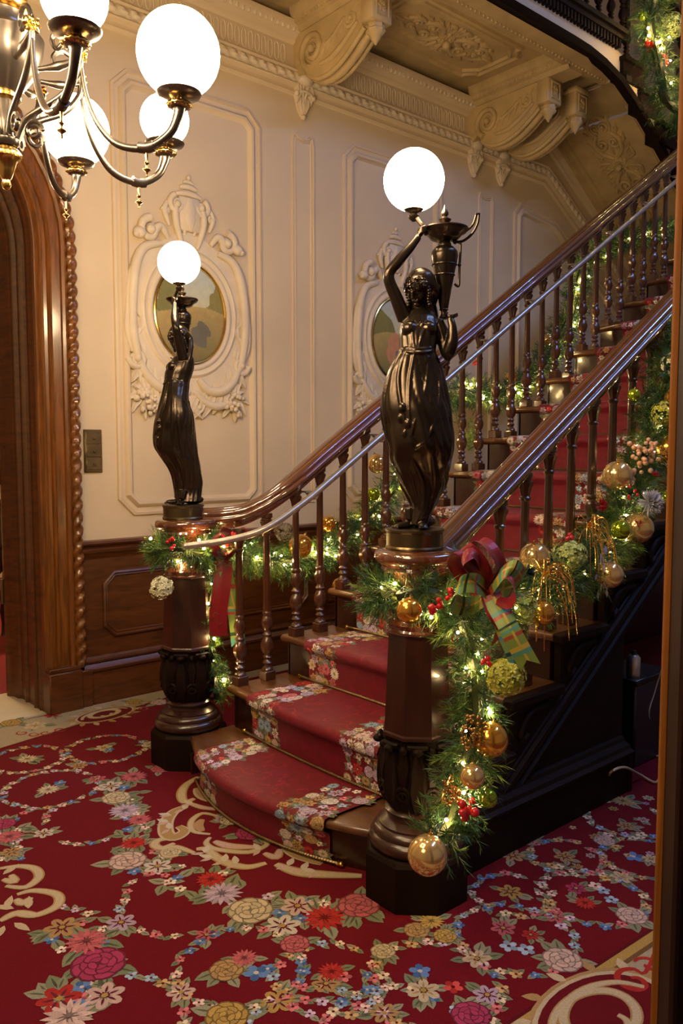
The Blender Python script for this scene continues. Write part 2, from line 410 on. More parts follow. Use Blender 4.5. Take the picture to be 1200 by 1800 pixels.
q = MB(); q.box(-1, 5.78, EY-.05, EY+.1, 4.56, 4.60); q.box(-1, 5.76, EY-.02, EY+.1, 4.52, 4.56); q.box(-1, 5.80, EY-.07, EY+.12, 4.60, 4.635)
x = 3.6
while x < 5.74: q.box(x, x+.022, EY-.04, EY, 4.50, 4.56); x += .042
for i in range(8):   # step ends of the upper flight
    x0 = 5.78+i*.27; z1 = 4.635-(i+1)*.168
    q.box(x0, x0+.30, EY-.03, EY+.08, z1-.16, z1); q.box(x0-.01, x0+.31, EY-.055, EY+.1, z1-.03, z1)
    q.ball((x0+.06, EY-.03, z1-.14), .05, 8, 6, (1.2, .5, .8))
struct(q.build('trim_6', black_wood, smooth=0), 'black dentil band and stepped string of the upper flight', 'moulding')
# hall surroundings behind the photographer (bounce and reflections)
q = MB(); q.poly([(-3, -4.5, 0), (-3, WY, 0), (-3, WY, 6.2), (-3, -4.5, 6.2)]); struct(q.build('wall_left', cream_paint, smooth=0, recalc=False))
q = MB()
for a, b2, c, d in ((-3, 9, 0, 6.2),): q.poly([(a, -4.5, c), (b2, -4.5, c), (b2, -4.5, d), (a, -4.5, d)])
struct(q.build('wall_front', cream_paint, smooth=0, recalc=False))
q = MB(); q.poly([(9, -4.5, 0), (9, WY, 0), (9, WY, 6.2), (9, -4.5, 6.2)]); struct(q.build('wall_right', cream_paint, smooth=0, recalc=False))
q = MB(); q.poly([(-3, -4.5, 6.2), (9, -4.5, 6.2), (9, EY+.1, 6.2), (-3, EY+.1, 6.2)]); q.poly([(-3, EY+.0, 6.2), (9, EY, 6.2), (9, WY, 6.2), (-3, WY, 6.2)]); q.poly([(-1, WY+.01, 4.46), (9, WY+.01, 4.46), (9, WY+.01, 6.2), (-1, WY+.01, 6.2)])
struct(q.build('trim_7', cream_paint, smooth=0, recalc=False), 'high hall ceiling and upper wall', 'ceiling')
q = MB(); 
sk = Vector((4.75, -.1, 6.15)); sd = Vector((math.cos(.42), math.sin(.42), 0)); sn = Vector((-sd.y, sd.x, 0))
for o in (-.22, .18): q.prism([sk-sd*1.9+sn*o, sk-sd*1.9+sn*(o+.04), sk+sd*1.9+sn*(o+.04), sk+sd*1.9+sn*o], (0, 0, .05))
for k in (-1.9, -.95, 0, .95, 1.86): q.prism([sk+sd*k-sn*.18, sk+sd*k+sn*.18, sk+sd*(k+.04)+sn*.18, sk+sd*(k+.04)-sn*.18], (0, 0, .05))
struct(q.build('streak_light_frame', casing_wood, smooth=0))  # made-up frame around the strip light added for the rail streaks
# ------------------------------------------------------------------ arched door casing
dr = thing('door_1', 'arched oak door casing with a twisted rope edge', 'door'); dr['kind'] = 'structure'
def arch_path(r, z0=0.0, n=22, left=True):
    return [(ACX+r, z0)]+[(ACX+r*math.cos(t*PI/n), ACZ+r*math.sin(t*PI/n)) for t in range(n+1)]+[(ACX-r, z0)]
q = MB()
mould(q, arch_path(.70, .25), [(-.165, 0), (-.165, .05), (-.150, .062), (-.135, .055), (-.130, .04), (-.085, .036), (-.08, .048), (-.072, .052), (-.064, .044), (-.058, .03), (-.040, .028), (-.036, .04), (-.026, .046), (-.018, .04), (-.012, .02), (0, .012), (.004, -.01)], lambda a, b, h: (a, WY-h, b), False)
q.build('casing_moulding', casing_wood, dr)
q = MB()   # splayed reveal with panel strips
prof = [(0, .0), (.008, -.02), (.004, -.03), (.016, -.05), (.010, -.06), (.010, -.10), (.022, -.11), (.022, -.12), (.008, -.13), (.008, -.24), (.022, -.25), (.022, -.27), (.010, -.28), (.012, -.34), (.03, -.36), (.034, -.42), (.06, -.45), (.06, -.47)]
mould(q, arch_path(.70, .0), prof, lambda a, b, h: (a, WY-h, b), False); q.build('door_reveal', wains_wood, dr)
q = MB(); P = [Vector((p[0], WY-.035, p[1])) for p in arch_path(.895, .24)]
P2 = []
for a, b in zip(P, P[1:]):
    n_ = max(1, int((b-a).length/.012))
    for i in range(n_): P2.append(a.lerp(b, i/n_))
q.tube(P2, .031, 12, lob=2, lamp=.55, tw=2*PI/.075); q.build('rope_edge', casing_wood, dr)
q = MB()
for sx in (1, -1):
    X = lambda v: ACX+sx*(v-ACX)
    a, b = sorted((X(1.685), X(1.88))); q.box(a, b, WY-.085, WY+.47, 0, .235, .006)
    a, b = sorted((X(1.69), X(1.875))); q.box(a, b, WY-.075, WY+.47, .235, .26, .004)
    a, b = sorted((X(1.88), X(1.945))); q.box(a, b, WY-.07, WY, 0, .22, .004)
q.build('plinth_block', wains_wood, dr)
q = MB()
for z in (.58, 1.30): q.box(1.625, 1.645, WY+.47, WY+.50, z, z+.13, .004); q.tube([(1.622, WY+.47, z-.01), (1.622, WY+.47, z+.14)], .009, 8)
q.build('hinge', brass_old, dr)
q = MB(); q.box(0, .04, 0, .82, .01, 3.0, .004)
for z0, z1 in ((.25, .8), (.95, 1.9), (2.0, 2.8)): q.box(-.008, 0, .12, .70, z0, z1, .006)
ca, sa = math.cos(-.46), math.sin(-.46); q.v = [(1.665+x*ca-y*sa, WY+.49+x*sa+y*ca, z) for x, y, z in q.v]
lf = q.build('door_leaf', casing_wood, dr)
q = MB(); q.box(.2, 1.72, WY-.02, WY+.52, -.006, .004); struct(q.build('trim_8', marble, smooth=0), 'cream marble threshold in the arched doorway', 'threshold')
# room beyond
q = MB(); q.box(-3, 5, WY+.52, 9.2, -.1, .0); struct(q.build('trim_9', red_wool, smooth=0), 'red carpeted floor of the room beyond the door', 'floor')
q = MB(); q.poly([(-3, 9.0, 0), (6, 9.0, 0), (6, 9.0, 5), (-3, 9.0, 5)]); q.poly([(2.9, WY+.05, 0), (3.4, 9, 0), (3.4, 9, 5), (2.9, WY+.05, 5)])
q.poly([(-3, WY+.5, 4.6), (5, WY+.5, 4.6), (5, 9, 4.6), (-3, 9, 4.6)])
q.box(-3, 6, 8.9, 9.0, .9, .98); q.box(-3, 6, 8.88, 9.0, 0, .2)
struct(q.build('wall_far', cream_paint, smooth=0, recalc=False))
q = MB(); mould(q, oct_path(2.0, 2.9, 1.15, 3.3, .1), PP, lambda a, b, h: (a, 8.99-h, b), True); mould(q, oct_path(1.4, 1.85, 1.15, 3.3, .1), PP, lambda a, b, h: (a, 8.99-h, b), True)
struct(q.build('trim_10', cream_paint), 'panel mouldings on the far room wall', 'moulding')
t = thing('armchair', 'dark carved wooden armchair in the room beyond the doorway', 'chair', (1.93, 6.45, 0))
q = MB(); q.box(-.28, .28, -.26, .26, .40, .47, .02); q.build('seat', red_wool, t)
for sx in (-1, 1):
    for sy in (-1, 1):
        q = MB(); q.lathe([(.03, 0), (.022, .03), (.018, .1), (.03, .2), (.022, .26), (.035, .38), (.03, .42)], (sx*.24, sy*.22, 0), 10); q.build('leg', dark_wood, t)
    q = MB(); q.tube(smooth_pts([(sx*.26, -.24, .42), (sx*.29, -.26, .6), (sx*.3, -.2, .68), (sx*.29, .1, .68), (sx*.25, .24, .72)], 5), .022, 8); q.ball((sx*.3, -.26, .66), .04); q.build('arm', dark_wood, t)
q = MB(); q.box(-.25, .25, .22, .26, .5, 1.05, .02); q.tube(smooth_pts([(-.27, .24, .45), (-.29, .26, 1.0), (-.15, .27, 1.12), (0, .27, 1.18), (.15, .27, 1.12), (.29, .26, 1.0), (.27, .24, .45)], 5), .025, 8); q.build('backrest', dark_wood, t)
# foreground door jamb on the right
jp = CAM+ray(1173, 900)*1.21-hd*.06
q = MB(); ang = yaw
jb = MB()
prof = [(0, 0), (.0, .012), (.006, .016), (.012, .012), (.014, .02), (.020, .024), (.03, .024), (.034, .034), (.05, .036), (.3, .036), (.3, .5), (0.02, .5)]
jrows = []
for z in (0, 4.5): jrows.append([tuple(Vector((jp.x, jp.y, 0))+rt*a-hd*(b-.036)+Z*z) for a, b in prof])
prof2 = [(0, .06), (0, 0), (.004, -.006), (.010, -.006), (.016, 0), (.018, .006), (.03, .008), (.034, -.002), (.05, -.006), (.35, -.006), (.35, .0605), (0, .0605)]
jrows = [[tuple(Vector((jp.x, jp.y, 0))+rt*a+hd*b+Z*z) for a, b in prof2] for z in (0, 4.5)]
jb.grid(jrows, closed=True, caps=True)
jo = struct(jb.build('door_2', jamb_wood, smooth=30), 'wooden door jamb close to the camera at the right edge', 'door')
jb = MB(); J0 = Vector((jp.x, jp.y, 0)); jb.grid([[tuple(J0+rt*a+hd*b+Z*z) for a, b in ((-.001, .061), (-.004, .056), (-.004, .044), (-.001, .038), (.0005, .038), (.0005, .061))] for z in (0, 4.5)], closed=True, caps=True); jb.build('painted_lit_edge', lit_edge_tone, jo, smooth=40)  # strip that paints the lamplit edge onto the dark jamb
# light switch plate
t = thing('switch_plate', 'old brass plate with three stacked switches on the wall beside the arch', 'switch', (2.005, WY, 1.49))
q = MB(); q.box(-.055, .055, -.012, 0, -.125, .125, .003); q.box(-.05, .05, -.018, -.012, -.12, .12, .003); q.build('plate', brass_old, t)
for z in (-.075, 0, .075):
    q = MB(); q.box(-.046, .046, -.022, -.018, z-.033, z+.033, .002); q.box(-.006, .010, -.034, -.022, z-.006, z+.006, .002); q.build('switch', brass_old, t)
# ================================================================== STAIRCASE
YL, YR = 3.24, 1.85
NST = 18
def zt(n): return .2*n-.03 if n > 0 else 0.0
def xf(n, y):
    b = ((y-2.62)/.62)**2
    if n <= 1: return 1.715+.16*min(b, 1.3)
    if n == 2: return 2.05+.03*min(b, 1.5)
    return 2.40+.31*(n-3)
stair = thing('staircase', 'broad wooden staircase climbing to the right between two newel posts', 'staircase', (1.72, 2.6, 0))
def loc0(mb, o=stair):
    ox, oy, oz = o.location; mb.v = [(x-ox, y-oy, z-oz) for x, y, z in mb.v]; return mb
for n in range(1, NST+1):
    q = MB(); z = zt(n); ys = [YR if n > 1 else 1.95]+[1.95+(3.1-1.95)*i/10 for i in range(1 if n == 1 else 0, 11)]+[YL]
    ys = sorted(set(ys)); rows = []
    for y in ys:
        x0 = xf(n, y); x1 = xf(n+1, y)+.035
        rows.append([(x1, y, z-.04), (x0+.03, y, z-.04), (x0+.022, y, z-.036), (x0+.012, y, z-.034), (x0+.002, y, z-.026), (x0, y, z-.017), (x0+.002, y, z-.008), (x0+.012, y, z), (x1, y, z)])
    q.grid(rows, closed=True, caps=True); loc0(q).build('tread', tread_wood, stair, smooth=50)
    q = MB(); rows = []
    for y in ys:
        y_ = min(max(y, YR+.03), YL-.03); x0 = xf(n, y)+.03; rows.append([(x0, y_, zt(n-1)), (x0, y_, z-.038), (x0+.02, y_, z-.038), (x0+.02, y_, zt(n-1))])
    q.grid(rows, closed=True, caps=True); loc0(q).build('riser', dark_wood, stair, smooth=30)
# side string and panelling under the near side of the flight
q = MB(); SY = 1.83
def dl(x): return .241+(x-2.366)*.70       # lower diagonal of the string
pts = [(2.02, 0.0), (2.02, zt(2)-.04)]
for n in range(2, NST+1):
    if n > 2: pts += [(xf(n, 1.8)+.03, zt(n-1)-.04), (xf(n, 1.8)+.03, zt(n)-.04)]
    else: pts += [(xf(3, 1.8)+.03, zt(2)-.04)]
seen = []
for p in pts:
    if not seen or p != seen[-1]: seen.append(p)
xe = xf(NST, 1.8)+.3
seen += [(xe, zt(NST)-.04), (xe, dl(xe)), (3.22, dl(3.22)), (3.22, 0)]
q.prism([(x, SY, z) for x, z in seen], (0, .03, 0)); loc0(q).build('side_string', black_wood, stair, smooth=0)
q = MB()
mould(q, [(2.16, dl(2.16)-.05), (xe, dl(xe)-.05)], [(-.06, 0), (-.055, .016), (-.03, .02), (-.022, .010), (.0, .010), (.006, .022), (.03, .022), (.036, .008), (.045, .006), (.05, 0)], lambda a, b, h: (a, SY-h, b), False)
q.box(2.05, 3.20, SY-.045, SY, 0, .17, .004)
q.grid([[(x, SY-o, z) for o, z in ((.045, .17), (.06, .175), (.066, .19), (.05, .20), (.045, .215), (.02, .225), (.015, .24), (0, .245))] for x in (2.05, 3.215)])
q.box(3.20, 3.23, SY-.05, SY+.03, 0, .17)
# step-end brackets
for n in range(2, NST):
    x0 = xf(n, 1.8)+.04; z = zt(n)-.045; q.tube(smooth_pts([(x0+.22, SY-.008, z-.02), (x0+.10, SY-.008, z-.03), (x0+.04, SY-.008, z-.09), (x0+.05, SY-.008, z-.13), (x0+.08, SY-.008, z-.11)], 4), .012, 6)
for n in range(2, NST): q.box(xf(n, 1.8)-.004, xf(n+1, 1.8)+.03, SY-.03, YR+.002, zt(n)-.038, zt(n)+.002, .008)
loc0(q).build('string_moulding', black_wood, stair, smooth=35)
q = MB(); pts = [(xf(1, 3.1)+.05, 0), (xf(1, 3.1)+.05, .1)]
for n in range(1, NST+1): pts += [(xf(n+1, 3.2)+.03, zt(n)-.04), (xf(n+1, 3.2)+.03, zt(n+1)-.04 if n < NST else zt(n)-.04)]
pts += [(xe, 0)]
q.prism([(x, YL-.04, z) for x, z in pts], (0, .015, 0)); loc0(q).build('wall_side_string', dark_wood, stair, smooth=0)
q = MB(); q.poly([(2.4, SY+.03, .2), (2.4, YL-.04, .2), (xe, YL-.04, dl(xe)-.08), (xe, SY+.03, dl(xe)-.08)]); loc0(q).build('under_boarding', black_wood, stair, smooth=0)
# ------------------------------------------------------------------ flower drawing (for the runner and the carpet)
SAGE = [(.30, .32, .20), (.38, .38, .26), (.24, .28, .17)]
CREAM, TAN, PALE, PINK, MAG, REDC, BLUE, LBL, LIL, GOLD, WHT, DK = (.68, .56, .38), (.52, .33, .14), (.70, .50, .45), (.58, .14, .17), (.45, .05, .14), (.50, .035, .03), (.07, .17, .42), (.30, .42, .58), (.55, .42, .58), (.55, .36, .10), (.74, .66, .58), (.13, .004, .012)
def _dim(c, k=.72): return tuple(x*k for x in c)
SAGE = [_dim(c) for c in SAGE]
CREAM, TAN, PALE, PINK, MAG, REDC, BLUE, LBL, LIL, GOLD, WHT, DK = [_dim(c) for c in (CREAM, TAN, PALE, PINK, MAG, REDC, BLUE, LBL, LIL, GOLD, WHT, DK)]
LAY = [0]
def disc(mb, to3, x, y, r, c, n=10, sx=1., ang=0., k=0):
    mb.c = c; h = .0004*k+.000004*R.random(); ca, sa = math.cos(ang), math.sin(ang); P = []
    for i in range(n):
        t = 2*PI*i/n; a, b = r*math.cos(t), r*sx*math.sin(t); P.append(to3(x+a*ca-b*sa, y+a*sa+b*ca, h))
    mb.poly(P)
def lens(mb, to3, x, y, l, w_, ang, c, k=0, n=4, notch=0.):
    mb.c = c; h = .0004*k+.000004*R.random(); ca, sa = math.cos(ang), math.sin(ang); A, B = [], []
    for i in range(n+1):
        t = i/n; a = l*t; b = w_*math.sin(PI*t**.8)
        A.append(to3(x+a*ca-b*sa, y+a*sa+b*ca, h)); B.append(to3(x+a*ca+b*sa, y+a*sa-b*ca, h))
    mb.poly(A+B[::-1][1:-1])
def leafd(mb, to3, x, y, l, ang, k=1):
    c = R.choice(SAGE); lens(mb, to3, x, y, l, l*.30, ang, c, k); lens(mb, to3, x+l*.12*math.cos(ang), y+l*.12*math.sin(ang), l*.72, l*.05, ang, tuple(q*.4 for q in c), k+1)
def flower(mb, to3, x, y, r, kind, c=None, leaves=True, k=2):
    if leaves:
        for j in range(R.choice((4, 5, 6))):
            a = R.random()*2*PI; leafd(mb, to3, x+r*.5*math.cos(a), y+r*.5*math.sin(a), r*R.uniform(.8, 1.15), a+R.uniform(-.4, .4), R.choice((0, 1)))
    r *= .86; a0 = R.random()*6.3
    if kind == 'rose':
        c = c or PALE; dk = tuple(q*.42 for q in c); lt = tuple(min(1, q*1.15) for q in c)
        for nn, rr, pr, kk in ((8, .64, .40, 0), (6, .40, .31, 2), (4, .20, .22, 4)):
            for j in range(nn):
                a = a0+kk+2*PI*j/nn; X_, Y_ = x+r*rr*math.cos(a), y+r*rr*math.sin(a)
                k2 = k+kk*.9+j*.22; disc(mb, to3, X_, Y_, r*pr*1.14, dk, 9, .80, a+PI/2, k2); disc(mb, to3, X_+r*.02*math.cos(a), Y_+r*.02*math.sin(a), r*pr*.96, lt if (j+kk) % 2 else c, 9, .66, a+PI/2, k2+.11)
        disc(mb, to3, x, y, r*.10, dk, 6, 1, 0, k+6)
    elif kind == 'mum':
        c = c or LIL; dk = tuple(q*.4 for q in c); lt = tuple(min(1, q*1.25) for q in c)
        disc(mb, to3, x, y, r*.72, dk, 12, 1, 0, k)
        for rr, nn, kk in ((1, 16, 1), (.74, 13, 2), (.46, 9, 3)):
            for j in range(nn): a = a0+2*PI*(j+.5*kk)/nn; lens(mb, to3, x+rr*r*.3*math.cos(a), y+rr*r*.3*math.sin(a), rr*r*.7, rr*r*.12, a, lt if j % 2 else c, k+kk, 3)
        disc(mb, to3, x, y, r*.12, dk, 6, 1, 0, k+5)
    elif kind == 'daisy':
        c = c or WHT; dk = DK
        for j in range(6):
            a = a0+2*PI*j/6; disc(mb, to3, x+r*.58*math.cos(a), y+r*.58*math.sin(a), r*.38, c, 9, .75, a, k); lens(mb, to3, x+r*.15*math.cos(a), y+r*.15*math.sin(a), r*.55, r*.07, a, tuple(q*.35 for q in MAG) if c != CREAM else TAN, k+1, 3)
        disc(mb, to3, x, y, r*.17, GOLD, 7, 1, 0, k+2)
    else:
        c = c or BLUE
        for j in range(5): a = a0+2*PI*j/5; disc(mb, to3, x+r*.55*math.cos(a), y+r*.55*math.sin(a), r*.42, c if j % 2 else tuple(min(1, q*1.5+.04) for q in c), 7, .85, a, k)
        disc(mb, to3, x, y, r*.22, WHT if c == BLUE else DK, 6, 1, 0, k+1)
def stroke(mb, to3, pts, w0, c, k=1, taper=True, n=5, edge=None):
    P = smooth_pts([Vector((p[0], p[1])) for p in pts], n); m = len(P)
    for ww, cc, kk in (((1.45, edge, k),) if edge else ())+((1., c, k+1),):
        mb.c = cc; rows = []
        for i in range(m):
            d = (P[min(i+1, m-1)]-P[max(i-1, 0)]); d = d.normalized() if d.length > 0 else Vector((1, 0)); nn = Vector((-d.y, d.x)); wd = w0*ww*((.25+.75*math.sin(PI*(.1+.8*i/(m-1)))) if taper else 1)
            a = P[i]+nn*wd; b = P[i]-nn*wd; rows.append([to3(a.x, a.y, .0004*kk+.000008*i), to3(b.x, b.y, .0004*kk+.000008*i)])
        mb.grid(rows)
# ------------------------------------------------------------------ runner
RW0, RW1 = 2.165, 3.035; NR = 15
def rprof(n, w):
    x0 = xf(n, w); x1 = xf(n+1, w)+.03; z0 = zt(n-1); z = zt(n); r = x0+.03; T = .010
    return [(r-T, z0+T), (r-T, z0+.06), (r-T, z-.065), (r-T-.006, z-.05), (x0-T, z-.034), (x0-T-.004, z-.016), (x0-.003, z+.006), (x0+.015, z+T), (x0+.10, z+T), (x1-T, z+T)]
RF = [0, .12, .27, .31, .35, .39, .43, .46, .63, 1.0]; RL = .52
def runp(s, w_, h):
    """s: metres along the flight, w_: across"""
    n = min(int(s/RL)+1, NR); t = min(max(s/RL-(n-1), 0), .9999); P = rprof(n, w_)
    for i in range(9):
        if t <= RF[i+1]:
            k = (t-RF[i])/(RF[i+1]-RF[i]); a = P[i]; b = P[i+1]; dx, dz = b[0]-a[0], b[1]-a[1]; L_ = math.hypot(dx, dz)
            return (a[0]+dx*k-dz/L_*(h+.0006), w_, a[1]+dz*k+dx/L_*(h+.0006))
q = MB(); wsn = 14
CR = (.20, .003, .018)
_sv = (CREAM, TAN, PALE, PINK, MAG, REDC, BLUE, LBL, LIL, GOLD, WHT)
CREAM, TAN, PALE, PINK, MAG, REDC, BLUE, LBL, LIL, GOLD, WHT = [tuple(min(.85, x*1.5) for x in c) for c in _sv]
for n in range(1, NR+1):
    rows = []
    for j in range(wsn+1):
        w_ = RW0+(RW1-RW0)*j/wsn; rows.append([(x, w_, z) for x, z in rprof(n, w_)])
    q.c = CR; q.grid(rows)
    # edge binding thickness
for side, w0 in ((0, RW1), (1, RW0)):
    sg = -1 if side == 0 else 1
    for n in range(1, NR+1):
        s0 = (n-1)*RL
        for i in range(9): # border ground
            a, b = (s0+RF[i]*RL+.0001, s0+RF[i+1]*RL-.0001); q.c = (.20, .01, .02); q.poly([runp(a, w0, .0), runp(b, w0, .0), runp(b, w0+sg*.015, .0), runp(a, w0+sg*.015, .0)])
        if n > 9 and side == 1: continue
        for ii in range(9):
            for dw in (.035, .085, .135, .185):
                c = R.choice((WHT, WHT, LIL, LIL, PALE, PINK, LBL, CREAM, TAN, GOLD, REDC)); kd = R.choice(('mum', 'rose', 'daisy', 'daisy', 'tiny'))
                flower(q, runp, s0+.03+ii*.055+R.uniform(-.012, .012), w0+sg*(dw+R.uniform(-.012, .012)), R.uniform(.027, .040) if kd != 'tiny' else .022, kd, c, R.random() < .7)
        items = [] if 1 else [(.055, .12, 'rose', R.choice((CREAM, PALE))), (.06, .05, 'daisy', GOLD), (.13, .07, 'mum', R.choice((PALE, CREAM))), (.13, .155, 'tiny', TAN), (.27, .06, 'mum', R.choice((WHT, LIL))), (.285, .14, 'rose', R.choice((PALE, PINK))), (.36, .09, 'daisy', WHT), (.37, .17, 'tiny', BLUE), (.435, .05, 'tiny', LBL), (.44, .13, 'mum', R.choice((PINK, WHT))), (.49, .08, 'rose', R.choice((WHT, PINK)))]
        for (ds, dw, kd, c) in items:
            flower(q, runp, s0+ds+R.uniform(-.01, .01), w0+sg*(dw+R.uniform(-.01, .01)), R.uniform(.033, .043) if kd != 'tiny' else .022, kd, c, True)
            flower(q, runp, s0+ds+R.uniform(-.04, .04), w0+sg*R.uniform(.03, .19), .016, 'tiny', R.choice((BLUE, WHT, PALE, LIL)), False)
        # damask scrolls on the field
    for n in range(1, 8):
        if side: break
        for i in range(26):
            s0 = (n-1)*RL+.23+R.random()*.28; y = R.uniform(RW0+.22, RW1-.22); a = R.random()*6.3
            stroke(q, runp, [(s0+.03*math.cos(a), y+.03*math.sin(a)), (s0+.012*math.cos(a+1), y+.012*math.sin(a+1)), (s0, y), (s0-.02*math.cos(a+.6), y-.02*math.sin(a+.6)), (s0-.018*math.cos(a+1.6), y-.03*math.sin(a+1.6))], .0045, (.31, .008, .03), 0, True, 3)
ru = tag(q.build('stair_runner', runner_m, smooth=60, recalc=False), 'crimson stair runner with floral borders laid up the middle of the steps', 'carpet runner')
CREAM, TAN, PALE, PINK, MAG, REDC, BLUE, LBL, LIL, GOLD, WHT = _sv
def build_rod(n):
    t = thing('stair_rod', '', 'stair rod', (0, 0, 0), 0, 'brass rods holding the stair runner'); q = MB(); P = []; N_ = 24
    w0, w1 = RW0-.035, RW1+.05
    for i in range(N_+1):
        y = w0+(w1-w0)*i/N_; P.append(Vector((xf(n, y)+.030-.018, y, zt(n-1)+.017)))
    base = P[N_//2].copy(); t.location = base; P = [p-base for p in P]
    pts = []
    for a, b in zip(P, P[1:]):
        for i in range(14): pts.append(a.lerp(b, i/14))
    pts.append(P[-1]); q.tube(pts, .0062, 6, lob=2, lamp=.5, tw=2*PI/.012); q.build('rod', brass_old, t)
    for e, d in ((P[0], (P[0]-P[1]).normalized()), (P[-1], (P[-1]-P[-2]).normalized())):
        q = MB(); q.ball(e+d*.012, .011, 8, 6, (1, 1.3, 1)); q.tube([e, e+d*.006], .011, 8); q.build('finial', gilt, t)
    return t
ORD = ['first', 'second', 'third', 'fourth', 'fifth', 'sixth', 'seventh', 'eighth', 'ninth', 'tenth']
for n in range(1, 11):
    r_ = build_rod(n); r_['label'] = ('curved brass stair rod on the floor at the foot of the runner' if n == 1 else 'brass stair rod across the runner at the back of the %s step from the floor' % ORD[n-2])
# ------------------------------------------------------------------ rails
ZS = lambda x: 1.303+.645*(x-2.278)         # top of the wooden rails
def sweep(mb, path, prof):
    path = [Vector(p) for p in path]; rows = []
    for i, p in enumerate(path):
        a = path[max(i-1, 0)]; b = path[min(i+1, len(path)-1)]; d = (b-a); d.z = 0; d.normalize(); sd = Vector((-d.y, d.x, 0))
        rows.append([tuple(p+sd*o+Z*h) for o, h in prof])
    mb.grid(rows, closed=True, caps=True)
RP_ = [(.0, .0), (.010, -.0008), (.017, -.004), (.020, -.008), (.023, -.0065), (.030, -.0085), (.038, -.014), (.0435, -.0215), (.0465, -.030), (.0465, -.037), (.044, -.042), (.049, -.044), (.0535, -.050), (.056, -.058), (.055, -.066), (.050, -.072), (.043, -.076), (.042, -.080), (.034, -.086), (.030, -.105), (.0, -.107)]
RP_ = [(a*1.16, b) for a, b in RP_]
RP_ = RP_+[(-a, b) for a, b in RP_[::-1][1:-1]]
def zR(x): return ZS(x)
left_path = [(1.955, 3.385, 1.222), (2.04, 3.365, 1.222), (2.12, 3.325, 1.225), (2.20, 3.27, 1.24), (2.28, 3.215, 1.285), (2.36, 3.18, 1.345), (2.46, 3.165, 1.415)]
lp = smooth_pts(left_path, 5)+[Vector((x, 3.165, ZS(x))) for x in (2.6, 3.5, 5.0, 7.2)]
rp = [Vector((x, 1.922, ZS(x))) for x in (2.045, 3.0, 4.5, 7.2)]
ban_l = thing('banister', 'long polished mahogany banister with turned balusters on the wall side of the stairs', 'banister', (1.96, 3.38, 0))
ban_r = thing('banister', 'near polished mahogany banister rising right from the larger front statue', 'banister', (2.04, 1.92, 0))
q = MB(); sweep(q, lp, RP_); loc0(q, ban_l).build('handrail', rail_wood, ban_l, smooth=50)
q = MB(); sweep(q, rp, RP_); loc0(q, ban_r).build('handrail', rail_wood, ban_r, smooth=50)
def bal_mesh(h):
    q = MB(); q.box(-.03, .03, -.03, .03, 0, .045, .003)
    q.lathe([(.027, .045), (.029, .052), (.025, .060), (.017, .066), (.015, .074), (.022, .080), (.024, .086), (.018, .093), (.014, .100), (.020, .108), (.023, .113), (.017, .120), (.016, .126)], n=14)
    q.lathe([(.016, .126), (.024, .140), (.030, .160), (.030, .178), (.024, .198), (.017, .212), (.022, .219), (.024, .226), (.018, .234), (.016, .246), (.024, .262), (.027, .282), (.025, .300), (.019, .316), (.023, .325), (.023, .333), (.019, .340)], n=16, flut=lambda t, z: .10*abs(math.sin(4*t)) if .13 < z < .21 or .25 < z < .31 else 0)
    q.lathe([(.0200, .340), (.0195, .36), (.0165, h-.115), (.0165, h-.11)], n=8, rot=PI/8)
    q.lathe([(.018, h-.11), (.022, h-.104), (.022, h-.097), (.017, h-.092), (.018, h-.08), (.022, h-.06), (.029, h-.042), (.030, h-.034), (.024, h-.03), (.024, h-.024), (.030, h-.02), (.030, h-.0)], n=16, flut=lambda t, z: .14*abs(math.sin(4*t)) if h-.09 < z < h-.035 else 0)
    return q
cache = {}
def balusters(par, y, xs_n, m):
    for n, dx in xs_n:
        x = xf(n, 1.8 if y < 2.5 else 3.2)*(0)+(2.40+.31*(n-3))+dx; z = zt(n); h = ZS(x)-.104-z
        if x < 2.47 and y > 3: h = interp([(p.x, p.z) for p in lp], x)[0]-.104-z
        key = round(h, 2); yy = y
        if y > 3 and x < 2.4: yy = interp([(p.x, p.y) for p in lp], x)[0]; yy = min(yy, 3.215)
        key = (key, y > 3)
        if key not in cache:
            o = bal_mesh(h).build('baluster', m, par, smooth=35); cache[key] = o
        else:
            o = cache[key].copy(); C.objects.link(o)
        o.parent = par; o.location = (x-par.location.x, yy-par.location.y, z)
balusters(ban_l, 3.175, [(n, d) for n in range(2, 15) for d in (.05, .205)], bal_wood)
balusters(ban_r, 1.915, [(n, d) for n in range(3, 11) for d in (.05, .205)], bal_wood)
# metal rail on the stair side of the wall-side banister
t = thing('metal_handrail', 'grey metal grab rail fixed below the long mahogany banister', 'handrail', (2.0, 3.2, 1.2))
mp = [onz(326, 960, 1.165), ony(368, 955, 3.17), ony(412, 947, 3.12), ony(455, 934, 3.08), ony(493, 913, 3.065), ony(547, 873, 3.06)]
zs_ = mp[-1].z-.636*mp[-1].x
mp[0] = ony(326, 960, 3.215)
pts = smooth_pts(mp, 6)+[Vector((x, 3.06, zs_+.636*x)) for x in (3.2, 5, 7.2)]
q = MB(); q.tube(pts, .0165, 12); q.ball(pts[0], .0165); loc0(q, t).build('tube', steel, t)
for x in (2.50, 2.95, 3.4, 3.85, 4.3, 4.75, 5.2, 5.65, 6.1, 6.55):
    zz = interp([(p.x, p.z) for p in pts], x)[0]; yy = interp([(p.x, p.y) for p in pts], x)[0]; q = MB(); q.tube(smooth_pts([(x, yy, zz-.012), (x, yy+.02, zz-.04), (x, yy+.06, zz-.03), (x, yy+.09, zz-.012)], 4), .008, 8); q.box(x-.02, x+.02, yy+.07, yy+.11, zz-.012, zz-.004); loc0(q, t).build('bracket', steel, t)
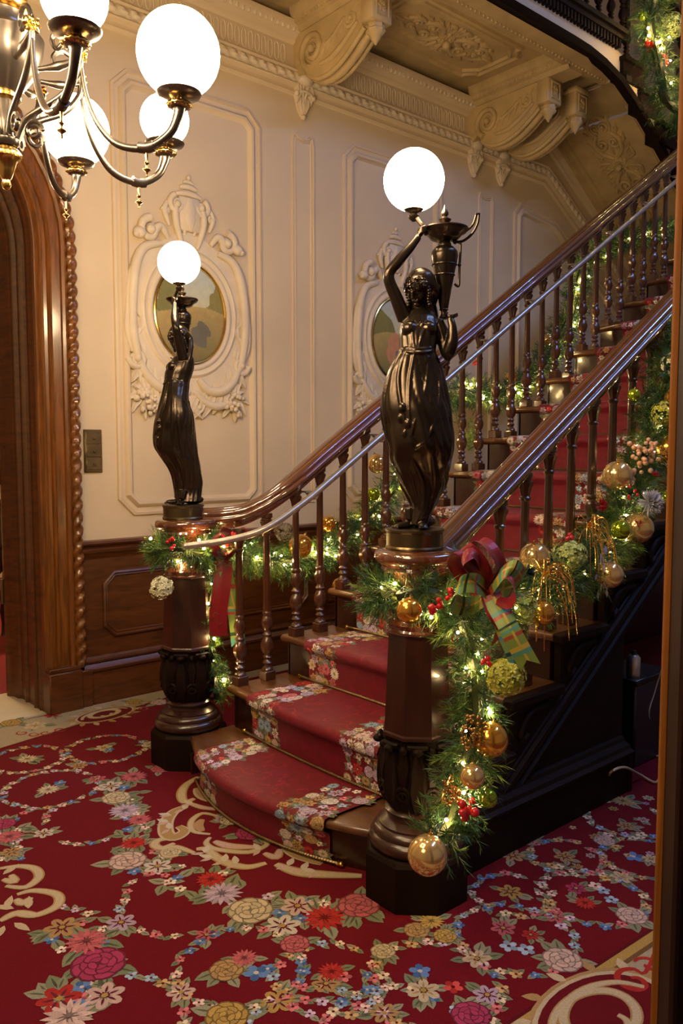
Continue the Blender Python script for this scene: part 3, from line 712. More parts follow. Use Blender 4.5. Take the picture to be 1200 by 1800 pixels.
# ------------------------------------------------------------------ newel posts
def make_newel():
    t = thing('newel_post', 'carved newel post nearest the camera, under the larger looking statue', 'newel post', (1.939, 1.85, 0))
    q = MB(); q.lathe([(.182, 0), (.182, .155), (.174, .168), (.165, .172), (0.0, .172)], n=8, rot=PI/8, cap=True); q.build('plinth', black_wood, t, smooth=20)
    q = MB(); q.lathe([(.150, .172), (.160, .180), (.163, .195), (.157, .212), (.146, .218), (.148, .228), (.140, .240), (.128, .246), (.129, .254), (.112, .264), (.100, .270), (.098, .280), (.106, .286), (.108, .296), (.100, .303), (.090, .310)], n=40); q.build('turned_base', dark_wood, t, smooth=50)
    q = MB(); q.lathe([(.085, .300), (.098, .312), (.113, .345), (.120, .39), (.119, .44), (.110, .49), (.100, .52), (.105, .535), (.098, .552)], n=32)
    def cyl(a, b, h):
        r = interp([(0.30, .09), (.345, .114), (.39, .120), (.44, .119), (.49, .112), (.56, .105)], b)[0]+h; return (r*math.cos(a/.115), r*math.sin(a/.115), b)
    for j in range(8):
        a = .115*2*PI*j/8; rl_leaf(q, (a, .305), (a, .545), .040, .022, cyl, lobes=3); rl_leaf(q, (a+.045, .40), (a+.045, .535), .030, .016, cyl, lobes=2)
        for s_ in (-1, 1): volute(q, a+.045, .375, .026, 1.3, s_, PI/2, .008, cyl)
        c = cyl(a, .528, .022); q.ball(c, .019, 8, 6, (1, 1, .7)); q.tube(smooth_pts([cyl(a+s_, .54, .02) for s_ in (-.03, 0, .03)], 4), .008, 6)
        c = cyl(a+.045, .525, .012); q.ball(c, .014, 8, 6)
    q.build('carved_vase', black_wood, t, smooth=50)
    q = MB(); q.lathe([(.098, .548), (.122, .556), (.122, .566), (.118, .572), (.1045, .885), (.1045, .895)], n=8, rot=PI/8); q.build('shaft', dark_wood, t, smooth=20)
    q = MB(); q.lathe([(.10, .895), (.108, .900), (.110, .908), (.104, .915), (.106, .922), (.108, .930), (.098, .938), (.088, .945), (.082, .98), (.084, 1.04), (.092, 1.08), (.106, 1.095), (.118, 1.10), (.124, 1.108), (.120, 1.118), (.130, 1.126), (.142, 1.134), (.147, 1.146), (.145, 1.160), (.138, 1.168), (.11, 1.173), (0, 1.173)], n=48); q.build('cap', rail_wood, t, smooth=50)
    return t
nw = make_newel()
dup(nw, (1.955, 3.385, 0), PI/4*0, 'carved newel post at the left, in front of the wainscot')
# ================================================================== CARPET
q = MB()
q.c = (.135, .002, .009)
q.poly([(-1.6, -1.2, .004), (8.8, -1.2, .004), (8.8, 4.47, .004), (-1.6, 4.47, .004)])
for a, b in (((-1.6, -1.2), (8.8, -1.2)), ((-1.6, WY-.05), (8.8, WY-.05)), ((-1.6, -1.2), (-1.6, WY-.05)), ((8.8, -1.2), (8.8, WY-.05))): q.poly([(*a, -.006), (*b, -.006), (*b, .004), (*a, .004)])
flr = lambda a, b, h: (a, b, .0046+h)
def px(u, v): p = onz(u, v, 0); return (p.x, p.y)
# cream border along the wall with a gold line, and the opposite one
def strip(p0, p1, w0, w1, c, k):
    d = Vector((p1[0]-p0[0], p1[1]-p0[1])).normalized(); nn = Vector((-d.y, d.x)); q.c = c
    A = [Vector(p0)+nn*w0, Vector(p1)+nn*w0, Vector(p1)+nn*w1, Vector(p0)+nn*w1]; q.poly([flr(a.x, a.y, .0004*k) for a in A])
b0 = Vector(px(0, 1317)); b1 = Vector((2.40, 4.335)); d = (b1-b0).normalized(); e0 = Vector((-1.6, b0.y-.02)); BC = (.36, .30, .21)
q.c = BC
for A_ in ((e0, b0), (b0, b1), (b1, Vector((8.8, 4.34)))): q.c = BC; q.poly([flr(A_[0].x, A_[0].y, .0), flr(A_[1].x, A_[1].y, .0), flr(A_[1].x, 4.47, .0), flr(A_[0].x, 4.47, .0)]); strip(A_[0], A_[1], 0, .010, (.36, .26, .12), 1); strip(A_[0], A_[1], -.010, 0, DK, 1)
c0 = Vector(px(985, 1745)); c1 = Vector(px(1145, 1640)); d = (c1-c0).normalized(); f0 = c0-d*2.6; f1 = c1+d*4
strip(f0, f1, -.42, 0, BC, 0); strip(f0, f1, -.03, 0, GOLD, 1); strip(f0, f1, -.045, -.03, (.15, .08, .03), 1); strip(f0, f1, 0, .012, DK, 0)
def spiral(cx, cy, r, a0, turns, sgn, w_, c, k=1, edge=None, tail=None):
    pts = [(cx+r*(1-.8*i/14)*math.cos(a0+sgn*turns*2*PI*i/14), cy+r*(1-.8*i/14)*math.sin(a0+sgn*turns*2*PI*i/14)) for i in range(15)]
    stroke(q, flr, (tail or [])+pts, w_, c, k, True, 3, edge)
# medallions in the borders
def medal(cx, cy, rx, ry, ang):
    def m3(a, b, h): ca, sa = math.cos(ang), math.sin(ang); return flr(cx+a*ca-b*sa, cy+a*sa+b*ca, h)
    disc(q, m3, 0, 0, rx, TAN, 28, ry/rx, 0, 1); disc(q, m3, 0, 0, rx*.93, CREAM, 28, ry/rx, 0, 2); disc(q, m3, 0, 0, rx*.86, (.12, .003, .009), 28, ry/rx, 0, 3)
    for s_ in (-1, 1):
        pts = [(s_*rx*(.75-.6*i/12)*math.cos(i*.5), ry*(.75-.5*i/12)*math.sin(i*.5)) for i in range(13)]; stroke(q, m3, pts, .012, CREAM, 4, True, 3, TAN)
    for j in range(14):
        a = 2*PI*j/14; lens(q, m3, rx*.95*math.cos(a), ry*.95*math.sin(a), .06, .016, a+.5, CREAM if j % 2 else TAN, 2)
pm = px(185, 1257); medal(pm[0]+.0, pm[1], .19, .11, .1); pm = px(1065, 1795); medal(*pm, .26, .17, .0)
for u, v, r_, kd, c in ((20, 1272, .07, 'rose', GOLD), (62, 1277, .075, 'daisy', CREAM), (92, 1258, .06, 'daisy', REDC), (235, 1235, .06, 'rose', GOLD), (280, 1236, .065, 'rose', PALE), (-30, 1290, .07, 'rose', TAN)): flower(q, flr, *px(u, v), r_, kd, c, True)
for u, v in ((40, 1290), (62, 1293), (80, 1290), (105, 1284), (230, 1255), (250, 1247)): p = px(u, v); spiral(p[0], p[1], .035, R.random()*6, 1.1, R.choice((-1, 1)), .006, (.30, .06, .05))
p = px(1115, 1728); spiral(p[0], p[1], .06, 0, 1.2, 1, .010, REDC, 2, None, [(p[0]+.2, p[1]+.04)]); p = px(1140, 1700); spiral(p[0], p[1], .04, 2, 1., -1, .008, REDC, 2)
# large flowers
BF = [(235, 1367, .075, 'mum', PINK), (195, 1384, .07, 'daisy', WHT), (204, 1404, .075, 'rose', CREAM), (219, 1427, .08, 'mum', LIL), (245, 1443, .06, 'mum', PINK), (283, 1353, .06, 'rose', PINK), (235, 1484, .06, 'mum', REDC), (5, 1451, .06, 'rose', MAG), (16, 1473, .07, 'mum', PINK), (77, 1467, .05, 'daisy', WHT), (171, 1371, .05, 'daisy', PINK), (218, 1386, .035, 'tiny', BLUE), (225, 1460, .03, 'tiny', BLUE), (20, 1500, .05, 'daisy', TAN),
      (224, 1515, .082, 'rose', PALE), (277, 1525, .065, 'daisy', WHT), (236, 1534, .032, 'tiny', BLUE), (312, 1545, .026, 'tiny', BLUE), (290, 1541, .022, 'tiny', PINK), (300, 1500, .05, 'rose', CREAM), (109, 1633, .07, 'daisy', TAN), (152, 1657, .08, 'mum', PINK), (173, 1697, .095, 'rose', MAG), (184, 1753, .07, 'daisy', PALE), (104, 1759, .075, 'daisy', REDC), (120, 1790, .085, 'mum', PALE), (144, 1738, .035, 'tiny', BLUE), (137, 1772, .035, 'tiny', BLUE), (213, 1624, .06, 'daisy', LIL), (318, 1747, .05, 'daisy', PALE),
      (371, 1548, .065, 'mum', REDC), (390, 1573, .085, 'mum', LIL), (440, 1603, .09, 'rose', CREAM), (523, 1595, .07, 'daisy', PALE), (496, 1630, .075, 'daisy', WHT), (570, 1616, .085, 'mum', REDC), (630, 1594, .085, 'rose', PINK), (518, 1662, .055, 'rose', PINK), (363, 1646, .045, 'daisy', PINK), (491, 1607, .03, 'tiny', BLUE), (528, 1617, .03, 'tiny', BLUE),
      (429, 1687, .05, 'mum', PINK), (398, 1708, .06, 'rose', TAN), (450, 1713, .045, 'tiny', BLUE), (470, 1706, .03, 'tiny', BLUE), (583, 1711, .05, 'mum', REDC), (573, 1732, .05, 'daisy', TAN), (604, 1720, .03, 'tiny', PINK), (488, 1763, .06, 'daisy', GOLD), (673, 1675, .045, 'rose', CREAM), (675, 1784, .05, 'daisy', TAN), (399, 1790, .07, 'rose', GOLD),
      (758, 1622, .05, 'mum', GOLD), (732, 1638, .05, 'rose', TAN), (782, 1648, .045, 'rose', GOLD), (884, 1634, .05, 'daisy', PINK), (932, 1646, .035, 'daisy', REDC), (894, 1666, .035, 'tiny', LBL), (924, 1672, .035, 'tiny', LBL), (1012, 1564, .045, 'daisy', MAG), (1028, 1590, .045, 'mum', REDC), (1060, 1568, .03, 'tiny', LBL), (1074, 1584, .03, 'tiny', LBL), (1110, 1612, .06, 'rose', PALE), (988, 1690, .07, 'rose', PALE), (838, 1688, .055, 'daisy', CREAM), (976, 1614, .045, 'daisy', PINK),
      (744, 1744, .06, 'daisy', CREAM), (738, 1710, .04, 'tiny', BLUE), (796, 1738, .035, 'tiny', REDC), (828, 1788, .065, 'rose', MAG), (896, 1570, .055, 'daisy', GOLD), (1092, 1544, .05, 'daisy', CREAM), (856, 1752, .05, 'daisy', LIL), (992, 1508, .05, 'daisy', TAN), (932, 1477, .04, 'daisy', GOLD), (1113, 1508, .045, 'tiny', BLUE), (1144, 1512, .04, 'daisy', CREAM), (1096, 1544, .03, 'daisy', CREAM), (1062, 1480, .05, 'rose', PALE), (1094, 1410, .06, 'mum', TAN), (1100, 1454, .045, 'daisy', TAN),
      (48, 1336, .06, 'mum', CREAM), (182, 1316, .055, 'daisy', CREAM), (193, 1319, .03, 'tiny', BLUE), (85, 1390, .06, 'mum', CREAM), (105, 1378, .035, 'tiny', BLUE), (139, 1348, .05, 'daisy', TAN), (262, 1310, .05, 'daisy', CREAM), (1010, 1400, .06, 'rose', GOLD), (960, 1430, .05, 'daisy', TAN), (900, 1506, .06, 'daisy', TAN)]
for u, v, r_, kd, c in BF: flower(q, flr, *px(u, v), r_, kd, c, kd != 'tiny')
# wreaths and chains of small flowers
def chain(pts):
    P = smooth_pts([Vector(p) for p in pts], 12); L_ = 0; last = P[0]; i = 0
    for a, b in zip(P, P[1:]):
        L_ += (b-a).length
        if L_ > .048:
            L_ = 0; i += 1; c = (BLUE, PALE, PINK, LIL, CREAM, LBL, TAN)[R.randrange(7)]
            ang = math.atan2(b.y-a.y, b.x-a.x); leafd(q, flr, b.x, b.y, .036, ang+R.uniform(-.9, .9), 1); leafd(q, flr, b.x, b.y, .034, ang+PI+R.uniform(-.9, .9), 1)
            flower(q, flr, b.x+R.uniform(-.006, .006), b.y+R.uniform(-.006, .006), R.uniform(.018, .026), 'tiny', c, False)
def wreath(u, v, r_): x, y = px(u, v); chain([(x+r_*math.cos(i*PI/4), y+r_*math.sin(i*PI/4)) for i in range(9)])
for u, v, r_ in ((91, 1387, .20), (187, 1317, .19), (48, 1336, .17), (425, 1700, .185), (580, 1722, .16), (762, 1732, .19), (905, 1650, .18), (1040, 1578, .17), (899, 1573, .13), (1130, 1510, .15), (996, 1508, .13), (1100, 1440, .16), (700, 1830, .2), (560, 1830, .2)): wreath(u, v, r_)
for pl in ([(235, 1540), (222, 1580), (213, 1600)], [(225, 1632), (270, 1646), (330, 1648)], [(90, 1590), (125, 1600), (170, 1610)], [(205, 1715), (245, 1720), (280, 1727), (315, 1745)], [(95, 1480), (140, 1486), (185, 1478)], [(85, 1455), (80, 1440), (100, 1418)], [(318, 1760), (325, 1785), (320, 1810)], [(10, 1520), (40, 1510)], [(520, 1675), (530, 1700), (520, 1735), (490, 1760)], [(655, 1680), (655, 1720), (660, 1750)], [(500, 1762), (545, 1760), (600, 1765), (650, 1775)]): chain([px(*p) for p in pl])
for i in range(70):  # filler at the far right and in the shaded part
    u, v = R.uniform(850, 1150), R.uniform(1400, 1560); x, y = px(u, v)
    if y < SY-.08 and R.random() < .5: flower(q, flr, x, y, R.uniform(.018, .035), R.choice(('tiny', 'daisy')), R.choice((TAN, PALE, CREAM, LIL, GOLD)), R.random() < .5)
gy = -1.0
while gy < 4.0:      # the part of the carpet outside the photograph carries on in the same way
    gx = -1.3
    while gx < 8.6:
        x, y = gx+R.uniform(-.05, .05), gy+R.uniform(-.05, .05); dv = Vector((x, y, -1.5)); dd = dv.dot(fw); uu = 600+FPX*dv.dot(rt)/dd if dd > .1 else -999; vv = 900-FPX*dv.dot(up)/dd if dd > .1 else 9999
        if not (-90 < uu < 1290 and vv < 1900) and not (1.6 < x and 1.7 < y < 3.4):
            flower(q, flr, x, y, R.uniform(.055, .08), R.choice(('rose', 'mum', 'daisy')), R.choice((CREAM, PALE, PINK, MAG, REDC, LIL, GOLD)), True); chain([(x+.19*math.cos(i*PI/4), y+.19*math.sin(i*PI/4)) for i in range(9)]) if R.random() < .6 else None
        gx += .42
    gy += .40
for off in (-.05, 0, .05):
    for pl in ([(200, 1375), (225, 1420), (240, 1465), (245, 1510), (300, 1540), (375, 1560), (440, 1598), (540, 1612), (635, 1597)], [(110, 1625), (150, 1655), (175, 1700), (150, 1745), (125, 1790)], [(15, 1440), (22, 1475), (25, 1505)]):
        for i, (a, b) in enumerate(zip(pl, pl[1:])):
            for t in (.1, .37, .63, .9):
                x, y = px(a[0]+(b[0]-a[0])*t, a[1]+(b[1]-a[1])*t); x += off+R.uniform(-.03, .03); y += off*.6+R.uniform(-.03, .03); leafd(q, flr, x, y, R.uniform(.05, .075), R.random()*6.3, 0)
                if R.random() < .4: flower(q, flr, x, y, R.uniform(.02, .03), 'tiny', R.choice((BLUE, LIL, PALE, WHT, PINK)), False, 1)
# scrollwork medallion at the foot of the steps
def ps(pts): return [px(240+a*.35, 1320+b*.35) for a, b in pts]
for pts, w_, c, e in (([(310, 135), (250, 175), (225, 220), (240, 262), (290, 245)], .016, CREAM, TAN), ([(410, 335), (330, 320), (275, 360), (285, 410), (370, 425)], .010, CREAM, TAN), ([(330, 350), (310, 380), (330, 410)], .020, (.40, .25, .13), None), ([(370, 440), (350, 470), (400, 500), (560, 515), (650, 480), (640, 455)], .011, CREAM, TAN), ([(390, 460), (470, 485), (600, 490)], .016, PALE, (.4, .25, .13)), ([(250, 285), (190, 310), (150, 360), (150, 420), (190, 440), (240, 410), (210, 385)], .022, TAN, CREAM), ([(200, 440), (110, 455), (90, 480), (130, 495), (190, 470)], .014, CREAM, TAN), ([(290, 520), (200, 490), (145, 505), (150, 535), (210, 530)], .014, CREAM, TAN), ([(300, 500), (350, 500), (400, 540), (470, 575), (560, 590), (650, 570)], .016, CREAM, TAN), ([(310, 190), (350, 230), (430, 260)], .03, (.40, .25, .13), CREAM), ([(640, 520), (700, 540), (720, 500)], .014, PALE, TAN), ([(700, 575), (790, 610), (900, 625), (1130, 635)], .020, CREAM, TAN), ([(740, 490), (800, 530), (930, 575)], .016, TAN, CREAM), ([(250, 262), (330, 290), (420, 300)], .012, PALE, TAN)):
    stroke(q, flr, ps(pts), w_, c, 2, True, 5, e)
for a, b in ((175, 330), (160, 365), (165, 400), (235, 300), (280, 275), (340, 520), (380, 545), (440, 565), (500, 575), (760, 585), (830, 605), (900, 615), (620, 505)):
    x, y = ps([(a, b)])[0]; lens(q, flr, x, y, .06, .014, R.uniform(.5, 2.2), WHT, 5); lens(q, flr, x, y, .05, .010, R.uniform(2.5, 3.6), PALE, 5)
flower(q, flr, *ps([(470, 355)])[0], .055, 'rose', CREAM, True, 5); flower(q, flr, *ps([(570, 420)])[0], .07, 'rose', MAG, True, 5); flower(q, flr, *ps([(430, 350)])[0], .04, 'daisy', LIL, True, 5)
# scroll at the left edge
for pts in ([(0, 1529), (35, 1525), (62, 1530), (68, 1545), (45, 1562), (10, 1560)], [(30, 1575), (60, 1568), (100, 1575), (100, 1595), (60, 1612), (20, 1608)], [(55, 1580), (40, 1590), (28, 1583)], [(0, 1622), (30, 1608), (70, 1612)], [(5, 1548), (25, 1552), (20, 1540)]):
    stroke(q, flr, [px(*p) for p in pts], .013, CREAM, 2, True, 5, TAN)
for u, v, a in ((10, 1600, 1), (25, 1600, 2.2), (50, 1600, 1.2), (8, 1630, 4), (25, 1625, 5), (5, 1540, .5)): lens(q, flr, *px(u, v), .08, .014, a, CREAM, 3)
tag(q.build('patterned_carpet', carpet_m, smooth=0, recalc=False), 'crimson hall carpet covered with woven garlands, roses and a cream border', 'carpet')
# ================================================================== STATUE LAMPS
SEC = [ # h, xmin, xmax, front, back
 (.012, -.030, .050, .030, .085), (.045, -.018, .058, .034, .090), (.073, -.016, .071, .036, .093), (.107, -.028, .088, .041, .095), (.148, -.047, .105, .049, .087), (.19, -.062, .109, .068, .082), (.233, -.083, .113, .100, .073), (.274, -.088, .117, .125, .068), (.316, -.096, .117, .130, .063),
 (.357, -.101, .113, .128, .061), (.40, -.111, .109, .125, .058), (.442, -.111, .099, .115, .050), (.483, -.103, .092, .103, .036), (.524, -.092, .086, .094, .031), (.566, -.073, .071, .085, .034), (.592, -.058, .060, .078, .036), (.62, -.056, .064, .074, .046), (.65, -.057, .070, .066, .056), (.685, -.052, .072, .050, .062), (.712, -.042, .066, .034, .060), (.732, -.018, .042, .016, .046), (.745, -.008, .032, .006, .038)]
def make_statue():
    t = thing('figure_lamp', 'bronze draped woman lamp on the near newel, head bowed, arm raised under a lit globe', 'statue lamp', (1.934, 1.862, 1.173))
    q = MB(); q.lathe([(0, 0), (.096, 0), (.098, .006), (.094, .012), (.094, .054), (.098, .060), (.098, .066), (.09, .068), (0, .068)], n=56); q.build('base', bronze_base, t, smooth=30)
    q = MB(); hs = [.012+(.745-.012)*i/120 for i in range(121)]; n = 96; rows = []
    S = [Vector(s) for s in SEC]
    def sec(h):
        i = max(k for k in range(len(SEC)) if SEC[k][0] <= h+1e-9); i = min(i, len(SEC)-2); p1, p2 = SEC[i], SEC[i+1]; p0 = SEC[max(i-1, 0)]; p3 = SEC[min(i+2, len(SEC)-1)]; tt = (h-p1[0])/(p2[0]-p1[0])
        return [.5*(2*b+(c-a)*tt+(2*a-5*b+4*c-d)*tt*tt+(3*b-a-3*c+d)*tt**3) for a, b, c, d in zip(p0[1:], p1[1:], p2[1:], p3[1:])]
    for h in hs:
        x0, x1, f, b = sec(h); cx, cy = (x0+x1)/2, (b-f)/2; rx, ry = (x1-x0)/2, (f+b)/2; row = []
        amp = interp([(0, .11), (.1, .13), (.3, .075), (.5, .05), (.58, .06), (.63, .05), (.70, .03), (.74, 0)], h)[0]
        for j in range(n):
            th = 2*PI*j/n
            ph = th+1.1*(h-.3) if h < .6 else th
            fo = abs(math.sin(5.5*ph+2.6*math.sin(2*th+5*h)+9*h))**.6-.6+.5*math.sin(13*th+7*h)*.5+.3*math.sin(3*th-16*h)
            # long vertical pleats low down, diagonal pulls over the hip
            k = 1+amp*fo
            row.append((cx+rx*k*math.cos(th), cy+ry*k*math.sin(th), h))
        rows.append(row)
    q.grid(rows, closed=True, caps=True)
    def surf(th, h, o=0.):
        x0, x1, f, b = sec(min(h, .74)); cx, cy = (x0+x1)/2, (b-f)/2; rx, ry = (x1-x0)/2+o, (f+b)/2+o; return Vector((cx+rx*math.cos(th), cy+ry*math.sin(th), h))
    def fold(pts, r): P = smooth_pts([surf(math.radians(a), h, -.001) for a, h in pts], 8); m = len(P); q.tube(P, [r*(.4+.6*math.sin(PI*(.1+.8*i/(m-1)))) for i in range(m)], 8)
    # mantle edges, swags and knots
    for pts, r in (([(-130, .60), (-128, .50), (-118, .38), (-112, .27)], .0075), ([(-100, .60), (-104, .5), (-108, .38), (-112, .27)], .006), ([(-60, .57), (-75, .46), (-100, .36), (-112, .30)], .006), ([(-35, .54), (-50, .42), (-80, .31), (-105, .27)], .006),
                   ([(-20, .55), (-15, .42), (-28, .28), (-50, .17), (-70, .08)], .008), ([(0, .52), (2, .38), (-8, .22), (-20, .08)], .007), ([(-150, .60), (-165, .46), (-168, .32), (-150, .18), (-130, .08)], .008), ([(180, .58), (176, .42), (172, .28), (180, .15)], .007),
                   ([(-110, .24), (-95, .15), (-88, .06)], .008), ([(-128, .26), (-118, .15), (-104, .06)], .006), ([(-75, .26), (-66, .15), (-62, .06)], .007), ([(-45, .25), (-44, .12), (-40, .05)], .006), ([(30, .5), (36, .3), (30, .1)], .008), ([(70, .5), (64, .3), (70, .1)], .008), ([(110, .5), (118, .3), (108, .1)], .008), ([(145, .5), (150, .3), (140, .1)], .007),
                   ([(-170, .595), (-130, .588), (-90, .582), (-50, .588), (-10, .60)], .007), ([(-170, .607), (-130, .60), (-90, .594), (-50, .60), (-10, .61)], .005), ([(-75, .68), (-84, .64), (-90, .60)], .005), ([(-68, .69), (-64, .65), (-62, .60)], .005), ([(-110, .69), (-112, .65), (-104, .60)], .005), ([(-30, .69), (-42, .66), (-70, .675)], .005), ([(-150, .69), (-130, .665), (-95, .675)], .005), ([(-70, .53), (-60, .49), (-48, .47)], .004), ([(-80, .50), (-68, .46), (-52, .43)], .004)): fold(pts, r)
    for a, h, r in ((-118, .40, .013), (-124, .37, .012), (-112, .35, .012), (-120, .32, .010), (-84, .676, .008)): q.ball(surf(math.radians(a), h, .0), r, 10, 7, (1, .8, 1.3))
    # bust
    q.ball((-.024, -.040, .664), .027, 14, 10); q.ball((.036, -.040, .664), .027, 14, 10)
    # hem flares and feet
    q.ball((.03, .05, .02), .045, 12, 8, (1.1, 1.2, .5))
    for c, a in (((.022, -.045, .012), 0.), ((-.035, -.015, .010), 1.15)):
        M = Matrix.Rotation(a*-1, 3, 'Z'); q.ball(c, .017, 12, 8, (.95, 2.1, .72), M); hd_ = Vector(c)+M @ Vector((0, .020, .018)); q.tube([hd_, hd_+Vector((0, .006, .04))], [.015, .018], 10)
        for k in range(5): p = Vector(c)+M @ Vector((-.012+.0058*k, -.035+.002*abs(k-1), -.004)); q.ball(p, .0042+(.0015 if k == 0 else 0), 8, 6, (1, 1.8, 1), M)
    # neck and head, tilted down to the viewer's left
    q.tube([(.012, .030, .72), (.010, .016, .748), (.008, .008, .772)], [.026, .021, .021], 14)
    HM = Matrix.Rotation(math.radians(-42), 3, 'Z') @ Matrix.Rotation(math.radians(34), 3, 'X') @ Matrix.Rotation(math.radians(6), 3, 'Y')
    hc = Vector((.008, -.008, .800))
    def H(x, y, z): return hc+HM @ Vector((x, y, z))
    q.ball(H(0, .006, .006), .040, 20, 14, (.93, 1.08, 1.12), HM); q.ball(H(0, -.010, -.014), .030, 16, 10, (.9, .92, 1.15), HM)
    q.ball(H(0, -.030, -.040), .010, 10, 8, (1, .9, .8), HM)       # chin
    q.tube([H(0, -.039, .012), H(0, -.045, -.006), H(0, -.048, -.012)], [.0040, .0052, .0062], 8)      # nose
    for s_ in (-1, 1):
        q.ball(H(s_*.018, -.028, -.010), .012, 10, 8, (1, .7, 1.1), HM); q.tube(smooth_pts([H(s_*.006, -.040, .013), H(s_*.016, -.038, .017), H(s_*.026, -.030, .012)], 3), .0032, 6); q.ball(H(s_*.015, -.0345, .004), .0062, 8, 6, (1.3, .6, .8), HM)
        q.ball(H(s_*.037, .004, -.004), .008, 8, 6, (.5, .8, 1.3), HM)
    for dz in (-.022, -.027): q.tube(smooth_pts([H(-.011, -.037, dz), H(0, -.041, dz+.001), H(.011, -.037, dz)], 3), .0028, 6)
    # veil over the back of the head falling to the shoulders
    q.ball(H(.002, .018, .014), .049, 20, 14, (1.0, .95, 1.05), HM); q.tube([H(.03, .030, .0), Vector((.040, .040, .76)), Vector((.052, .030, .715)), Vector((.056, .012, .67))], [.030, .030, .024, .012], 14)
    for s_, a in ((-1, -.030), (1, .046)):
        P = smooth_pts([H(s_*.036, .018, .02), H(s_*.042, .024, -.02), Vector((a+.006, .040, .745)), Vector((a+s_*.004, .030, .70)), Vector((a+s_*.006, .010, .66))], 6); q.tube(P, [.014]*len(P), 10)
    # arms
    RA = [(-.036, .004, .702), (-.066, -.014, .770), (-.092, -.032, .838), (-.062, -.034, .885), (-.020, -.028, .935), (.004, -.024, .968)]
    P = smooth_pts(RA, 7); q.tube(P, [interp([(0, .025), (.2, .0215), (.42, .0175), (.47, .0170), (.62, .0175), (.85, .0125), (1, .0105)], i/(len(P)-1))[0] for i in range(len(P))], 16)
    LA = [(.062, .012, .695), (.088, .000, .645), (.100, -.018, .592), (.112, -.030, .622), (.114, -.030, .668), (.108, -.022, .700)]
    P = smooth_pts(LA, 7); q.tube(P, [interp([(0, .027), (.25, .025), (.42, .024), (.6, .021), (.8, .014), (1, .011)], i/(len(P)-1))[0] for i in range(len(P))], 16)
    # hands: palm, five separate fingers
    q.ball((.009, -.024, .982), .012, 12, 8, (.9, .65, 1.3))
    for k in range(4): z = .978+.0058*k; q.tube(smooth_pts([(.006, -.030, z-.002), (.017, -.034, z+.002), (.026, -.028, z+.004), (.028, -.021, z+.003)], 3), [.0040]*10, 6)
    q.tube(smooth_pts([(.004, -.020, .978), (.012, -.012, .988), (.022, -.014, .998)], 3), .0045, 6)
    q.ball((.108, -.016, .708), .014, 12, 8, (1.2, 1.3, .55))
    for k in range(4): q.tube(smooth_pts([(.104+.006*k, -.022+.004*k, .710), (.118+.004*k, -.026+.010*k, .713), (.132+.001*k, -.024+.012*k, .718)], 3), [.0038]*7, 6)
    q.tube(smooth_pts([(.098, -.018, .708), (.092, -.030, .714), (.098, -.038, .720)], 3), .0042, 6)
    # sleeve drape over left forearm
    P = smooth_pts([(.070, .000, .700), (.086, -.010, .64), (.098, -.022, .585), (.104, -.020, .56)], 5); q.tube(P, [.018, .019, .02, .02, .02, .02, .02, .019, .019, .018, .017, .015, .013, .01, .008, .004][:len(P)], 10)
    raw = q.build('raw', bronze, None, smooth=0); md = raw.modifiers.new('r', 'REMESH'); md.mode = 'VOXEL'; md.voxel_size = .0026
    sm = raw.modifiers.new('s', 'SMOOTH'); sm.iterations = 2; sm.factor = .5
    dg = bpy.context.evaluated_depsgraph_get(); me = bpy.data.meshes.new_from_object(raw.evaluated_get(dg)); me.name = 'figure'
    bpy.data.objects.remove(raw); me.polygons.foreach_set('use_smooth', [True]*len(me.polygons))
    zb = .068; o = bpy.data.objects.new('figure', me); C.objects.link(o); o.parent = t; o.location = (0, 0, zb)
    # curled hair and headband
    q = MB(); rr = random.Random(3)
    for i in range(70):
        a = rr.uniform(-PI*.98, -.02*PI); e = rr.uniform(.25, 1.15); d = Vector((math.cos(a)*math.cos(e), math.sin(a)*math.cos(e), math.sin(e))); p = H(d.x*.043, d.y*.046+.004, d.z*.046+.004)
        u_ = (HM @ d).orthogonal().normalized(); w_ = (HM @ d).cross(u_); r0 = rr.uniform(.005, .009)
        q.tube([p+u_*(r0*math.cos(k*.9))*(1-k*.06)+w_*(r0*math.sin(k*.9))*(1-k*.06)+(HM @ d)*.0007*k for k in range(9)], .0032, 5)
    for s_ in (-1, 1):
        for k in range(7): q.ball(H(s_*(.040+.003*math.sin(k)), -.008-.002*k, .008-.009*k), .008, 8, 6)
    q.v = [(x, y, z+zb) for x, y, z in q.v]; q.build('hair', bronze, t, smooth=60)
    # amphora on the left shoulder
    ux, uy = .092, .020; q = MB()
    q.lathe([(0, .706), (.012, .706), (.016, .712), (.010, .722), (.009, .730), (.013, .738), (.017, .760), (.026, .815), (.034, .862), (.041, .895), (.044, .915), (.042, .930), (.030, .944), (.022, .948), (.0215, .956), (.016, .962), (.016, .968)], (ux, uy, zb), 32, flut=lambda th, z: .012*math.cos(9*th) if .74 < z < .84 else 0)
    for z, r in ((.852, .0335), (.886, .040), (.738, .0135)): q.tube([(ux+r*math.cos(k*PI/12), uy+r*math.sin(k*PI/12), z+zb) for k in range(25)], .0022, 6, caps=False)
    u_ = q.build('amphora', bronze, t, smooth=40)
    q = MB(); q.lathe([(0, .962), (.020, .963), (.045, .970), (.052, .978), (.056, .984), (.070, .992), (.077, 1.002), (.076, 1.006), (.060, 1.009), (.03, 1.012), (.012, 1.014), (.010, 1.022), (.019, 1.030), (.021, 1.035), (.012, 1.040), (.008, 1.045), (.012, 1.052), (.012, 1.058), (.006, 1.070), (.001, 1.084)], (ux, uy, zb), 32); q.build('lamp_dish', bronze, t, smooth=40)
